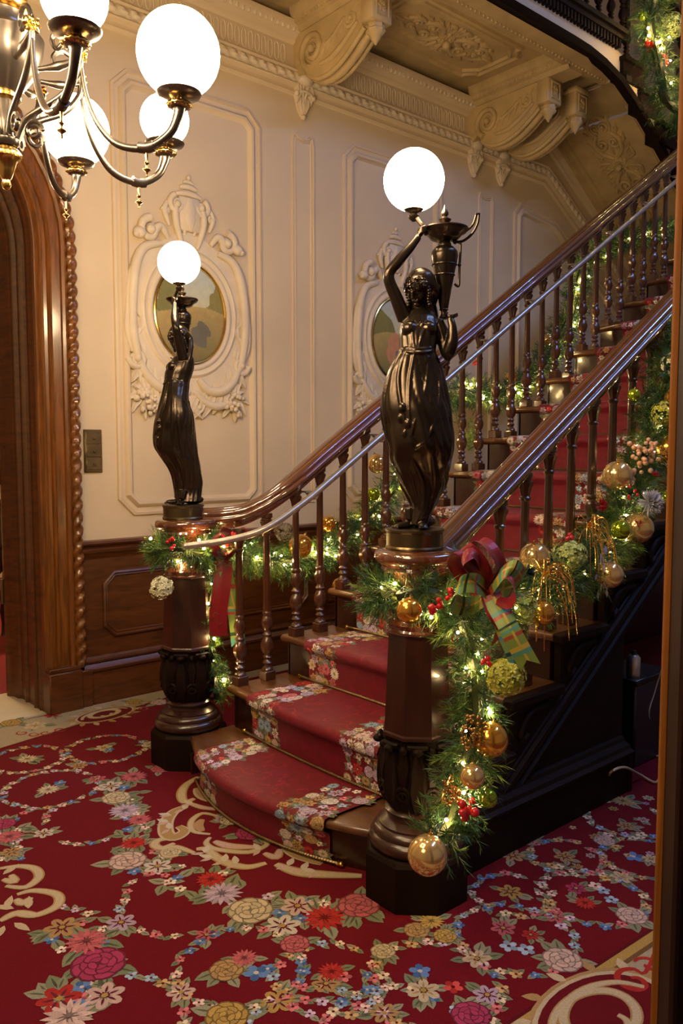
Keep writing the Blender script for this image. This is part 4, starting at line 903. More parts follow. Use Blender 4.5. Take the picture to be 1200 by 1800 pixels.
    for s_, nm in ((1, 0), (-1, 1)):
        q = MB()
        if s_ > 0:
            q.tube(smooth_pts([(ux+.072, uy, 1.0+zb), (ux+.092, uy, 1.020+zb), (ux+.102, uy, 1.052+zb)], 5), .0042, 8); q.tube(smooth_pts([(ux+.036, uy, .962+zb), (ux+.062, uy, .966+zb), (ux+.090, uy, .990+zb), (ux+.106, uy, 1.022+zb), (ux+.110, uy, 1.052+zb)], 5), .0045, 8); q.box(ux+.098, ux+.114, uy-.005, uy+.005, 1.050+zb, 1.056+zb, .001)
        q.tube(smooth_pts([(ux+s_*.036, uy, .962+zb), (ux+s_*.050, uy, .958+zb), (ux+s_*.052, uy, .94+zb), (ux+s_*.049, uy, .87+zb), (ux+s_*.048, uy, .82+zb), (ux+s_*.040, uy, .818+zb), (ux+s_*.034, uy, .824+zb)], 5), .0042, 8); q.ball((ux+s_*.049, uy, .886+zb), .0065, 8, 6); q.ball((ux+s_*.034, uy, .962+zb), .008, 8, 6)
        if s_ > 0: q.build('amphora_handle', bronze, u_, smooth=60)
    q = MB(); gx, gy = -.011, -.004
    q.tube(smooth_pts([(.030, -.016, .975+zb), (.018, -.020, 1.0+zb), (.004, -.014, 1.022+zb), (gx, gy, 1.045+zb)], 5), [.007]*16, 8)
    q.lathe([(.006, 1.022), (.016, 1.032), (.018, 1.040), (.010, 1.046), (.012, 1.050), (.026, 1.056), (.034, 1.062), (.036, 1.070), (.034, 1.078), (.028, 1.079)], (gx, gy, zb), 28); q.build('lamp_cup', bronze, t, smooth=40)
    q = MB(); q.ball((gx, gy, 1.186), .097, 40, 26); q.build('globe', globe_glass, t, smooth=80)
    for ch_ in t.children:
        if ch_.name.split('.')[0] in ('figure', 'hair', 'amphora', 'lamp_dish', 'lamp_cup'): ch_.location.z += 0 if ch_.name.startswith('figure') else zb*(1-.968); ch_.scale = (1, 1, .968)
    return t
st = make_statue()
s2 = dup(st, (1.945, 3.392, 1.173), yaw-PI/2-math.radians(72), 'bronze draped woman lamp turned left on the farther newel, before the oval painting'); s2.scale = (-1, 1, 1)
st.rotation_euler = (0, 0, yaw-PI/2)
# ================================================================== CHANDELIER
CX, CY = .72, 2.09
ch = thing('chandelier', 'dark metal chandelier with gilt rosettes and lit white globes at the upper left', 'chandelier', (CX, CY, 2.30))
zl = lambda pr_: [(r, z-2.30) for r, z in pr_]
q = MB(); q.lathe(zl([(0, 2.135), (.008, 2.14), (.012, 2.15), (.009, 2.16), (.014, 2.168), (.020, 2.185), (.026, 2.205), (.036, 2.214), (.037, 2.222), (.033, 2.230), (.022, 2.240), (0, 2.24)]), n=28, flut=lambda t, z: .05*math.cos(14*t) if -.09 < z < -.075 else 0); q.build('finial', gilt, ch)
q = MB(); q.lathe(zl([(.0, 2.238), (.028, 2.24), (.034, 2.248), (.034, 2.256), (.022, 2.262), (.016, 2.28), (.018, 2.31), (.028, 2.345), (.034, 2.36), (0, 2.36)]), n=24, flut=lambda t, z: .12*abs(math.cos(4*t)) if -.03 < z < .05 else 0); q.build('stem', pewter, ch)
q = MB(); q.lathe(zl([(.030, 2.345), (.040, 2.352), (.040, 2.360), (.030, 2.366)]), n=28); q.build('gilt_ring', gilt, ch); q = MB(); q.lathe(zl([(.05, 2.555), (.066, 2.560), (.070, 2.572), (.058, 2.585), (.062, 2.60), (.05, 2.64), (.03, 2.66)]), n=28); q.build('gilt_band', gilt, ch)
q = MB(); q.lathe(zl([(.032, 2.36), (.052, 2.385), (.078, 2.42), (.092, 2.455), (.096, 2.485), (.098, 2.496), (.094, 2.50), (.070, 2.505), (.055, 2.515), (.05, 2.53), (.056, 2.55), (.05, 2.556)]), n=40); q.build('bowl', pewter, ch)
q = MB(); q.lathe(zl([(.03, 2.66), (.018, 2.68), (.022, 2.74), (.014, 2.80), (.012, 3.4)]), n=16); q.tube([(0, 0, 1.05), (0, 0, 3.9)], .009, 8); q.build('hanging_rod', gilt, ch)
ARM = [(.195, 2.440), (.207, 2.358), (.236, 2.286), (.283, 2.237), (.354, 2.227), (.410, 2.258), (.433, 2.300), (.436, 2.322)]
def arm(a, small, first):
    ca, sa = math.cos(a), math.sin(a); p3 = lambda r, z, s_=0: (r*ca-s_*sa, r*sa+s_*ca, z-2.30)
    q = MB(); P = smooth_pts([p3(*p) for p in ARM], 6); m = len(P)
    q.tube(P, [interp([(0, .005), (.3, .008), (.6, .0095), (.8, .011), (.93, .014), (1, .019)], i/(m-1))[0] for i in range(m)], 10)
    q.tube(smooth_pts([p3(.030, 2.262), p3(.05, 2.30), (p3(.09, 2.325)), p3(.15, 2.36), p3(.19, 2.41), p3(.197, 2.445)], 5), .008, 8)
    q.tube(smooth_pts([p3(.090, 2.42), p3(.14, 2.425), p3(.19, 2.44)], 4), [.006, .006, .007, .009, .011, .009, .007, .006, .005], 8)
    q.tube([p3(.075+.022*math.cos(k*.5)*(1-k*.03), 2.275+.022*math.sin(k*.5)*(1-k*.03)) for k in range(18)], .006, 6)
    q.tube(smooth_pts([p3(.197, 2.44), p3(.185, 2.49), p3(.15, 2.51), p3(.125, 2.49), p3(.135, 2.465), p3(.15, 2.475)], 5), .006, 6)
    q.tube(smooth_pts([p3(.335, 2.229), p3(.354, 2.227), p3(.372, 2.231)], 4), .0135, 10)
    o = q.build('arm', pewter, ch, smooth=60)
    q = MB(); c = p3(.436, 0); cc = (c[0], c[1], 0)
    q.lathe([(.008, 2.338-2.3), (.030, 2.340-2.3), (.050, 2.346-2.3), (.054, 2.352-2.3), (.050, 2.356-2.3), (.02, 2.357-2.3)], cc, 28); q.lathe([(.019, .016), (.026, .020), (.027, .026), (.02, .030), (.012, .038)], cc, 20); q.build('drip_pan', pewter, o)
    q = MB(); q.lathe([(.024, .018), (.029, .022), (.029, .027), (.024, .031), (.014, .034), (.014, .040)], cc, 28, flut=lambda t, z: .08*math.cos(14*t)); q.lathe([(.026, .056), (.027, .058), (.027, .068), (.025, .070)], cc, 24)
    q.build('globe_holder', gilt, o, smooth=60); q = MB(); f = p3(.354, 2.205); q.lathe([(0, -.046), (.003, -.044), (.002, -.036), (.010, -.030), (.010, -.028), (.003, -.024), (.003, -.018), (.006, -.014), (.003, -.008), (.004, .012)], (f[0], f[1], f[2]+.0), 12)
    q.build('drop_finial', gilt, o, smooth=60); q = MB(); M = Matrix.Rotation(a, 3, 'Z'); r3 = lambda u, v, h: tuple(Vector(p3(.200+h, 2.452+v, u)))
    rosette(q, 0, 0, .022, .007, r3, 8, 2); q.build('rosette', gilt, o)
    q = MB(); r = .067 if small else .0985; zc = (2.352+r*.93)-2.30; q.ball((c[0], c[1], zc), r, 36, 24, (1, 1, 1.02)); q.build('globe', globe_glass, o, smooth=80)
for i in range(8): arm(math.radians(-45.5*1+45*(i)), i % 2 == 1, i == 0)
# ================================================================== WALL CARTOUCHES WITH OVAL PAINTINGS
def cartouche(cx, cz_, label, seed):
    t = thing('wall_cartouche', label, 'wall ornament', (cx, WY, cz_)); W3 = lambda a, b, h: (a, -h, b); el = lambda rx, rz, n=56: [(rx*math.cos(2*PI*i/n), rz*math.sin(2*PI*i/n)) for i in range(n)]
    q = MB(); path = [(x, y) for x, y in el(.262, .318)]
    mould(q, path, [(0.02, 0), (.0, .022), (-.012, .034), (-.028, .030), (-.034, .020), (-.055, .022), (-.062, .030), (-.072, .026), (-.09, 0)], W3, True)
    # backing plate
    out = [(0, .50), (.10, .47), (.22, .40), (.33, .30), (.385, .12), (.40, -.05), (.40, -.22), (.36, -.38), (.28, -.52), (.16, -.58), (0, -.60)]
    pl = smooth_pts(out, 4); pl = pl+[Vector((-p.x, p.y)) for p in pl[::-1][1:-1]]; q.prism([(p.x, 0, p.y) for p in pl], (0, -.014, 0))
    rr = random.Random(seed)
    for s_ in (-1, 1):
        T3 = lambda a, b, h: (s_*a, -h-.008, b)
        rl_tube(q, [(.20, .40), (.31, .36), (.37, .25), (.395, .08), (.40, -.10), (.37, -.28), (.33, -.36)], .034, T3, 10, 6)
        rl_tube(q, [(.34, .33), (.40, .20), (.425, .0), (.43, -.16), (.40, -.26)], .022, T3, 8, 6)
        rl_tube(q, [(.15, .44), (.20, .50), (.24, .47), (.25, .43)], .026, T3, 8, 5, .5); volute(q, .27, .47, .07, 1.3, -1, PI*.5, .026, T3); q.ball(T3(.345, .44, .02), .035, 10, 7, (1.2, .9, 1)); q.ball(T3(.37, .425, .03), .02, 8, 6)
        rl_tube(q, [(.05, .40), (.09, .52), (.10, .60), (.085, .68)], .024, T3, 8, 5, .5); volute(q, .085, .655, .055, 1.5, -1, PI*.4, .020, T3); rl_tube(q, [(.03, .48), (.05, .56), (.04, .63)], .016, T3, 8, 5)
        rl_tube(q, [(.14, .52), (.17, .60), (.15, .66)], .018, T3, 8, 5); volute(q, .16, .60, .03, 1.1, 1, 0, .012, T3)
        volute(q, .37, -.30, .06, 1.4, -s_*s_, 0, .022, T3)
        for k in range(9):      # long acanthus leaves down the sides and below
            a = .355+.02*math.sin(k*1.3); b = .20-k*.075; rl_leaf(q, (a, b), (a+.045*math.sin(k*2.1)+.01, b-.12), .030, .030, T3, .012*(-1)**k, 3)
        for k in range(7):
            th = math.radians(-28-k*9); r1 = .37; rl_leaf(q, (r1*math.cos(th), .46*math.sin(th)-.02), ((r1+.13)*math.cos(th-.3), .62*math.sin(th-.25)-.04), .036, .034, T3, .02, 3)
        rl_tube(q, [(.05, -.40), (.12, -.47), (.22, -.47), (.31, -.40), (.36, -.30)], .034, T3, 10, 6); rl_tube(q, [(.02, -.48), (.10, -.55), (.20, -.57), (.30, -.52)], .028, T3, 10, 6)
        for k in range(26): th = rr.random()*6.3; d_ = rr.random()**.5; q.ball(T3(.315+.085*d_*math.cos(th), -.555+.075*d_*math.sin(th), .018+.03*(1-d_)), rr.uniform(.012, .020), 8, 6)
        for k in range(8): rl_leaf(q, (.31, -.50), (.31+.13*math.cos(k*.8), -.55+.12*math.sin(k*.8)), .028, .022, T3, .01, 2)
        volute(q, .05, -.58, .04, 1.2, -1, PI/2, .016, T3)
    rl_tube(q, [(-.09, .72), (0, .735), (.09, .72)], .020, W3, 8, 4); rl_tube(q, [(-.06, .765), (0, .775), (.06, .765)], .018, W3, 8, 4); rl_tube(q, [(-.035, .80), (0, .806), (.035, .80)], .013, W3, 8, 4); q.ball(W3(0, .83, .012), .016, 8, 6)
    q.box(-.075, .075, -.030, 0, .50, .71, .01); rl_leaf(q, (0, .70), (0, .50), .05, .02, lambda a, b, h: (a, -h-.03, b), 0, 3); rl_leaf(q, (0, .42), (0, .30), .05, .035, W3, 0, 3)
    rl_tube(q, [(.0, -.58), (.02, -.66), (-.01, -.72), (.01, -.78)], .012, W3, 8, 5)
    q.build('plaster_frame', plaster_relief, t, smooth=60)
    q = MB(); P = [W3(x, y, .018) for x, y in el(.250, .306)]; q.tube(P+[P[0]], .011, 8, caps=False); q.build('gilt_ring', gilt, t)
    q = MB(); rows = []; NX, NZ = 84, 100; rr = random.Random(seed+5)
    for j in range(NZ):
        for i in range(NX):
            x0, x1 = -.25+.5*i/NX, -.25+.5*(i+1)/NX; z0, z1 = -.306+.612*j/NZ, -.306+.612*(j+1)/NZ; x, z = (x0+x1)/2, (z0+z1)/2
            if (x/.25)**2+(z/.306)**2 > 1: continue
            n1 = math.sin(x*31+seed)+math.sin(z*27+x*14)+math.sin((x+z)*53); hz = .02+.03*math.sin(x*9+seed)
            if z > hz: 
                k = (z-hz)/.28; c = (.42-.10*k, .40-.02*k, .26+.14*k)
                if (x+.14)**2/.012+(z-.08)**2/.02 < 1+.22*n1: c = (.16, .15, .045)
                if (x-.19)**2/.006+(z-.05)**2/.014 < 1+.2*n1: c = (.20, .17, .05)
            else:
                k = (hz-z)/.3; c = (.34-.18*k+.03*n1*.3, .25-.12*k, .09-.04*k)
                if seed == 2 and (x+.02)**2/.006+(z+.08)**2/.014 < 1+.15*n1: c = (.42, .20, .10)
                if (x-.08)**2/.005+(z+.12)**2/.006 < 1+.25*n1: c = (.12, .11, .08)
            q.c = tuple(x*1.5 for x in c); q.poly([W3(x0, z0, .017), W3(x1, z0, .017), W3(x1, z1, .017), W3(x0, z1, .017)])
    q.build('oval_painting', colm, t, smooth=0, recalc=False)
cartouche(2.662, 2.345, 'plaster wall cartouche with scrolls around an oval landscape, behind the farther statue', 1)
cartouche(4.462, 2.345, 'plaster wall cartouche with oval figure painting, partly hidden by the front statue', 2)
# ================================================================== CEILING BRACKETS AND RELIEFS
def bracket(cx, label):
    t = thing('ceiling_bracket', label, 'bracket', (cx, WY, 4.0), 0, 'scrolled plaster brackets under the landing')
    q = MB(); zz = lambda z: z-4.0
    low = smooth_pts([(.70, 4.09), (.60, 4.02), (.50, 3.965), (.38, 3.93), (.26, 3.935), (.16, 3.985), (.12, 4.04), (.09, 4.02), (.05, 4.0), (.0, 4.0)], 4)
    prof = [(0, 4.275), (.70, 4.275)]+[(p.x, p.y) for p in low]
    q.prism([(-.075, -d, zz(z)) for d, z in prof], (.15, 0, 0))
    for s_ in (-1, 1):
        S3 = lambda a, b, h: (s_*(.072+h), -a, zz(b))
        volute(q, .22, 4.12, .115, 1.7, -1, -PI*.6, .024, S3); volute(q, .60, 4.17, .06, 1.3, 1, PI*.9, .015, S3); rl_tube(q, [(.30, 4.00), (.42, 4.00), (.54, 4.05), (.66, 4.13)], .020, S3); rl_tube(q, [(.34, 4.10), (.44, 4.13), (.54, 4.20)], .016, S3)
        for k in range(6): rl_leaf(q, (.30+.06*k, 4.03+.02*k), (.36+.06*k, 4.13+.022*k), .022, .020, S3, .01, 2)
    P = [Vector((0, -p.x, zz(p.y)-.006)) for p in low[:22]]
    for xo, r in ((0, .030), (-.055, .016), (.055, .016)): q.tube([p+Vector((xo, 0, 0)) for p in P], r, 8, lob=4, lamp=.25, tw=120)
    q.box(-.085, .085, -.80, -.69, zz(4.10), zz(4.30), .008); q.box(-.095, .095, -.81, -.68, zz(4.27), zz(4.31), .006)
    F3 = lambda a, b, h: (a, -.80-h, zz(b)); mould(q, [(-.055, 4.125), (.055, 4.125), (.055, 4.255), (-.055, 4.255)], [(0, 0), (.004, .008), (.012, .002)], F3); rosette(q, 0, 4.19, .038, .012, F3, 6, 2)
    q.lathe([(.045, .105), (.055, .09), (.05, .075), (.058, .065), (.05, .045), (.032, .03), (.026, .01), (.015, 0), (.004, -.02)], (0, -.74, 0), 16, flut=lambda a, z: .08*math.cos(8*a))
    q.build('scroll', plaster_gold, t, smooth=50)
    q = MB()  # acanthus drop on the wall
    q.ball((0, -.045, .0), .055, 12, 8, (1.15, .9, .8)); D3 = lambda a, b, h: (a, -h-.012, b)
    q.prism([(-.06, 0, .03), (.06, 0, .03), (.07, 0, -.10), (.04, 0, -.19), (0, 0, -.245), (-.04, 0, -.19), (-.07, 0, -.10)], (0, -.018, 0))
    for a, b, wd in ((0, 0, .045), (-.045, -.02, .028), (.045, -.02, .028)): rl_leaf(q, (a, b+.02), (a*1.3, b-.13), wd, .06, D3, 0, 3)
    for a in (-.03, .03, 0): rl_leaf(q, (a, -.09), (a*.3, -.22), .032, .045, D3, 0, 2)
    q.tube(smooth_pts([D3(-.075, -.10, .02), D3(-.03, -.085, .05), D3(.03, -.085, .05), D3(.075, -.10, .02)], 4), .010, 6)
    for s_ in (-1, 1): q.ball(D3(s_*.07, -.10, .03), .02, 8, 6)
    q.ball(D3(0, -.235, .012), .018, 8, 6); q.build('acanthus_drop', plaster_relief, t, smooth=60)
bracket(3.56, 'scrolled plaster bracket left of the pendant lamp globe, the leftmost under the landing')
bracket(5.36, 'scrolled plaster bracket in the middle, left one of the close pair under the landing')
bracket(5.72, 'scrolled plaster bracket, right one of the close pair beside the sloping soffit')
def ceiling_relief(name, cx, cy, to3, label, sc=1., seed=0):
    q = MB(); f3 = lambda a, b, h: to3(cx+a*sc, cy+b*sc, h)
    rosette(q, 0, 0, .085, .03, f3, 10, 2); q.ball(f3(0, 0, .05), .03, 10, 7)
    for s_ in (-1, 1):
        for t_ in (-1, 1):
            g3 = lambda a, b, h: f3(s_*a, t_*b, h)
            rl_tube(q, [(.07, .02), (.14, .10), (.24, .12), (.32, .06)], .022, g3); volute(q, .22, .06, .055, 1.4, 1, PI*.5, .016, g3); volute(q, .38, .035, .045, 1.3, -1, PI, .014, g3); rl_tube(q, [(.30, .07), (.40, .10), (.48, .04), (.52, .0)], .016, g3); rl_tube(q, [(.03, .08), (.06, .17), (.14, .17)], .016, g3); volute(q, .10, .15, .03, 1.2, -1, 0, .011, g3)
            for k, (a, b, c, d) in enumerate(((.10, .07, .17, .19), (.18, .12, .28, .18), (.28, .10, .38, .16), (.40, .08, .48, .12), (.04, .10, .02, .2), (.44, .02, .56, .03))): rl_leaf(q, (a, b), (c, d), .026, .026, g3, .01, 2)
        h3 = lambda a, b, h: f3(s_*a, b, h); rl_leaf(q, (.10, 0), (.20, 0), .03, .03, h3, 0, 3); rl_leaf(q, (.46, 0), (.60, 0), .03, .03, h3, 0, 3)
    return tag(q.build(name, plaster_gold, smooth=60), label, 'ceiling relief')
ceiling_relief('ceiling_relief', 4.47, 4.03, onceil, 'acanthus relief with a central rosette in the ceiling coffer above the front globe', .85)
ceiling_relief('ceiling_relief', 2.65, 4.03, onceil, 'acanthus relief in the ceiling coffer at the top left, cut by the photo edge', .85)
ceiling_relief('ceiling_relief', 6.75, 4.0, slope_pt, 'acanthus relief on the sloping soffit at the upper right', .95)
# ================================================================== GARLANDS
GR = [(.018, .060, .016), (.030, .090, .020), (.060, .130, .022), (.110, .17, .025), (.020, .07, .035)]
def sprig(mb, p, d, L_, n, nl, c):
    d = d.normalized(); u = d.orthogonal().normalized(); w_ = d.cross(u); mb.c = (.05, .03, .012); e = p+d*L_; s_ = u*.0012
    mb.poly([p-s_, p+s_, e]); bend = Vector((0, 0, -.25))
    for i in range(n):
        t = (i+.5)/n; b = p+d*(L_*t); a = R.random()*2*PI; o = u*math.cos(a)+w_*math.sin(a)
        dirn = (d*R.uniform(.55, 1.0)+o*R.uniform(.5, .9)+bend*.2).normalized(); ln = nl*R.uniform(.7, 1.15)*(1-.3*t); side = dirn.cross(o).normalized()*.00115
        k = R.uniform(.7, 1.35); mb.c = (c[0]*k, c[1]*k, c[2]*k); tip = b+dirn*ln
        mb.poly([b-side, b+side, b+dirn*ln*.6+side*.8, tip, b+dirn*ln*.6-side*.8])
def garland(name, label, paths, dens, rad, cat='garland'):
    q = MB()
    for path, dn, rd in paths:
        P = smooth_pts(path, 8); 
        q.c = (.03, .04, .01); q.tube(P, rd*.22, 6)
        for a, b in zip(P, P[1:]):
            L_ = (b-a).length; m = L_*dens*dn; k = int(m)+(1 if R.random() < m-int(m) else 0); tn = (b-a).normalized() if L_ > 0 else Vector((1, 0, 0))
            for _ in range(k):
                p = a.lerp(b, R.random()); o = Vector((R.gauss(0, 1), R.gauss(0, 1), R.gauss(0, 1))); o -= tn*o.dot(tn)*.6; o.normalize()
                sprig(q, p+o*rd*R.uniform(.05, .45), (o*1.0+tn*R.uniform(-.9, .9)+Vector((0, 0, -.15))), R.uniform(.6, 1.15)*rd, 26, rd*R.uniform(.45, .62), R.choice(GR))
    return tag(q.build(name, foliage, smooth=0, recalc=False), label, cat)
NW = Vector((1.945, 1.852, 0)); NL = Vector((1.955, 3.385, 0))
def ringp(c, r, z, a0, a1, n=9): return [Vector((c.x+r*math.cos(a0+(a1-a0)*i/n), c.y+r*math.sin(a0+(a1-a0)*i/n), z+.015*math.sin(i*2.1))) for i in range(n+1)]
def dep(u, v, d_): return CAM+ray(u, v)*d_
YG = 1.76
dropR = [dep(u, v, d_) for u, v, d_ in ((800, 1040, 2.60), (812, 1090, 2.58), (828, 1150, 2.58), (838, 1210, 2.57), (838, 1270, 2.56), (822, 1330, 2.55), (808, 1390, 2.52), (795, 1440, 2.50), (770, 1480, 2.46))]
upR = [dep(800, 1040, 2.6)]+[ony(u, v, y+.02) for u, v, y in ((850, 1055, 1.74), (905, 1052, 1.75), (960, 1030, 1.76), (1010, 1000, 1.77), (1060, 960, 1.78), (1100, 890, 1.78), (1135, 800, 1.79), (1165, 700, 1.79), (1200, 600, 1.8), (1260, 520, 1.8))]
garland('pine_garland', 'green pine garland around the front newel and along the near outer side of the stairs', [(ringp(NW, .135, 1.035, -2.9, 3.0), 1.5, .085), (dropR, 1.3, .088), (upR, 1.7, .11)], 330, .08)
YB = 3.33
dropL = [ony(u, v, YB) for u, v in ((376, 960), (380, 1010), (368, 1060), (366, 1120), (372, 1180), (384, 1232))]
upL = [ony(u, v, YB) for u, v in ((376, 950), (430, 975), (500, 985), (560, 975), (620, 935), (690, 860), (745, 770), (800, 690), (870, 695), (945, 650), (1000, 560), (1030, 460), (1090, 425), (1180, 400))]
garland('pine_garland', 'pine garland with lights hanging on the wall side of the far balusters', [(ringp(NL, .125, 1.03, -3.0, 3.1), 1.5, .085), (dropL, 1.2, .075), (upL, 1.35, .10)], 270, .08)
GU = [ony(u, v, EY-.25) for u, v in ((1145, -80), (1150, -20), (1142, 40), (1152, 90), (1162, 140), (1172, 180), (1230, 220))]
garland('pine_garland', 'pine garland hanging on the upper balustrade in the top right corner', [(GU, 1.5, .14)], 150, .1)
def lights(name, label, paths, n, rd, br=.0042):
    t = thing(name, label, 'string lights', paths[0][0]); o = t.location; q = MB()
    me = None
    for P0, cnt in zip(paths, n):
        P = smooth_pts(P0, 10); W_ = []
        for i in range(cnt):
            f = (i+R.random()*.6)/cnt*(len(P)-1); k = int(f); p = P[k].lerp(P[min(k+1, len(P)-1)], f-k)
            d = Vector((R.gauss(0, 1), R.gauss(-.5, 1), R.gauss(0, 1))).normalized(); p = p+d*rd*R.uniform(.45, 1.0); W_.append(p)
            if me is None:
                b = MB(); b.ball((0, 0, 0), 1, 6, 5); x = b.build('bulb', bulb_warm, t); me = x
            else: x = me.copy(); C.objects.link(x); x.parent = t
            s_ = br*R.uniform(.7, 1.35); x.scale = (s_, s_, s_); x.location = p-o
        q.m = 0; q.tube([w_-o for w_ in W_], .0012, 4)
    q.build('wire', black_m, t)
lights('string_lights', 'warm fairy lights wound through the garland on the near side of the stairs', [ringp(NW, .15, 1.035, -2.9, 3.0), dropR, upR], (10, 24, 60), .085)
lights('string_lights', 'warm fairy lights wound through the garland behind the far balusters', [ringp(NL, .14, 1.03, -2.9, 3.0), dropL, upL], (8, 18, 68), .085, .0055)
lights('string_lights', 'warm fairy lights in the garland at the top right corner', [GU], (22,), .12, .0075)
# ------------------------------------------------------------------ ornaments
def bauble(p, r, m, label, group=None, up_=Vector((.1, 0, 1))):
    t = thing('bauble', label, 'bauble', p, 0, group); q = MB(); q.ball((0, 0, 0), r, 28, 18); q.build('ball', m, t, smooth=80)
    q = MB(); q.lathe([(r*.13, r*.97), (r*.13, r*1.10), (r*.06, r*1.12)], n=12); P = [(r*.09*math.cos(a), 0, r*1.18+r*.09*math.sin(a)) for a in [2*PI*i/10 for i in range(11)]]; q.tube(P, r*.02+.0003, 5); q.build('cap', gilt, t)
    t.rotation_euler = (R.uniform(-.5, .5), R.uniform(-.5, .5), R.random()*6)
    return t
gold, champ, green = gold_ball, champ_ball, green_ball
def bp(u, v, r, m, label, y=None, d_=None, g=None):
    p = ony(u, v, y-(.035 if y < 2 else 0)) if y is not None else dep(u, v, d_-.02); dd = (p-CAM).dot(fw); return bauble(p, r*dd/FPX, m, label, g)
GN = 'baubles in the near garland'
for a in ((719, 1073, 23, gold, 'small gold bauble hanging on the front newel above the dark shaft', None, 2.48), (751, 1503, 35, champ, 'largest copper gold bauble at the bottom of the garland by the newel foot', None, 2.36), (830, 1365, 22, champ, 'pale gold bauble just above the red berry cluster low on the garland', None, 2.44),
          (862, 1300, 31, gold, 'orange gold bauble half covered by bead sprays halfway down the hanging garland', None, 2.50), (857, 1403, 17, green, 'olive green bauble right of the low red berries', None, 2.50), (940, 980, 27, champ, 'cream bauble just right of the bow under the balusters', 1.80, None), (1085, 836, 26, champ, 'shiny gold bauble standing highest against the red risers', 1.80, None),
          (1121, 928, 27, champ, 'champagne bauble dotted with red berries at the right of the green one', 1.74, None), (1090, 931, 17, green, 'lime green bauble between gold wire and champagne bauble', 1.71, None), (1071, 1010, 24, champ, 'gold bauble with a white disc hanging below the silver leaves', 1.71, None), (952, 1077, 23, gold, 'gold bauble under the gold tinsel spray beside the plaid tail', 1.70, None),
          (1171, 874, 11, green, 'tiny lime green bauble beside the silver flower', 1.72, None), (1176, 788, 22, gold, 'matt gold bauble half hidden by leaves next to the door jamb', 1.76, None), (1114, 694, 11, green, 'little teal and green bauble high in the near garland', 1.75, None), (1190, 700, 22, gold, 'gold bauble cut by the door jamb high in the near garland', 1.76, None)):
    bp(*a[:5], y=a[5], d_=a[6], g=GN)
GF = 'baubles in the far garland'
for a in ((528, 960, 21, gold, 'large gold bauble seen between the lower far balusters', 3.27), (577, 921, 14, gold, 'gold bauble against the wainscot top left of the front statue', 3.27), (662, 815, 17, champ, 'pearly bauble beside the left edge of the front statue', 3.29), (656, 869, 12, green, 'bright green bauble left of the front statue', 3.27), (898, 663, 10, gold, 'gold bauble between the upper far balusters', 3.27), (962, 597, 10, champ, 'amber bauble high between the far balusters', 3.27), (597, 1030, 14, gold, 'orange bauble low behind the far balusters near the fourth step', 3.27), (908, 783, 8, gold, 'small amber bauble above a far tread', 3.27)):
    bp(*a[:5], y=a[5], g=GF)
bp(1143, 78, 13, mat('red_bauble', (.5, .01, .015), .15, metal=.5), 'shiny red bauble in the top right garland', y=EY-.22); bp(1130, 26, 9, green, 'green bauble in the top right garland', y=EY-.22)
def berries(u, v, n, spread, r, label, y=None, d_=None, m=red_ball, cat='berry cluster'):
    p = ony(u, v, y) if y is not None else dep(u, v, d_); t = thing('berry_cluster', label, cat, p); me = None
    b = MB(); b.ball((0, 0, 0), 1, 12, 8)
    q = MB()
    for i in range(n):
        o = Vector((R.gauss(0, 1), R.gauss(-.6, .5), R.gauss(0, 1))).normalized()*spread*R.uniform(.5, 1)
        if me is None: me = b.build('berry', m, t, smooth=80); x = me
        else: x = me.copy(); C.objects.link(x); x.parent = t
        s_ = r*R.uniform(.8, 1.15); x.scale = (s_, s_, s_); x.location = o; q.tube([Vector((0, 0, 0)), o*.5+Vector((0, 0, .003)), o], .0009, 4)
    q.build('stem', black_wood, t)
for a in ((762, 1063, 9, .030, .010, 'red berries right of the bauble on the front newel', None, 2.46), (788, 1043, 5, .018, .009, 'red berries climbing beside the bow on the front newel', None, 2.46), (818, 1412, 9, .040, .0125, 'cluster of glossy red balls low on the hanging garland', None, 2.42), (1000, 945, 4, .015, .010, 'pair of red berries beside the gold wire spray', 1.72, None), (1152, 830, 6, .020, .009, 'red berries right of the beige berry spray', 1.72, None), (1105, 868, 7, .045, .006, 'sparse small red berries left of the silver flower', 1.71, None), (852, 1165, 6, .018, .009, 'red sparkling berries above the green hydrangea', None, 2.46), (1118, 918, 7, .03, .004, 'tiny red berries in front of the champagne bauble', 1.68, None)):
    berries(*a[:6], y=a[6], d_=a[7])
berries(301, 955, 6, .03, .010, 'red berries on the wall side newel garland', y=3.25); berries(400, 940, 7, .035, .010, 'red berries under the curved end of the long banister', y=3.22); berries(1165, 108, 8, .06, .012, 'red berries in the top right garland', y=EY-.25)
berries(835, 640, 6, .05, .011, 'red berries seen through the balusters right of the statue elbow', y=3.27)
beige = mat('beige_berry', (.72, .40, .22), .35, coat=.4); bronze_b = mat('bronze_berry', (.45, .24, .07), .25, metal=.7)
berries(1128, 800, 38, .075, .0095, 'spray of beige and pink berries above the silver flower', y=1.74, m=beige); berries(1105, 838, 14, .035, .009, 'beige berries tucked beside the high gold bauble', y=1.74, m=beige)
berries(822, 1285, 42, .055, .0062, 'bronze bead spray over the orange gold bauble', d_=2.45, m=bronze_b); berries(790, 1395, 22, .04, .006, 'bronze bead spray left of the low red balls', d_=2.45, m=bronze_b)
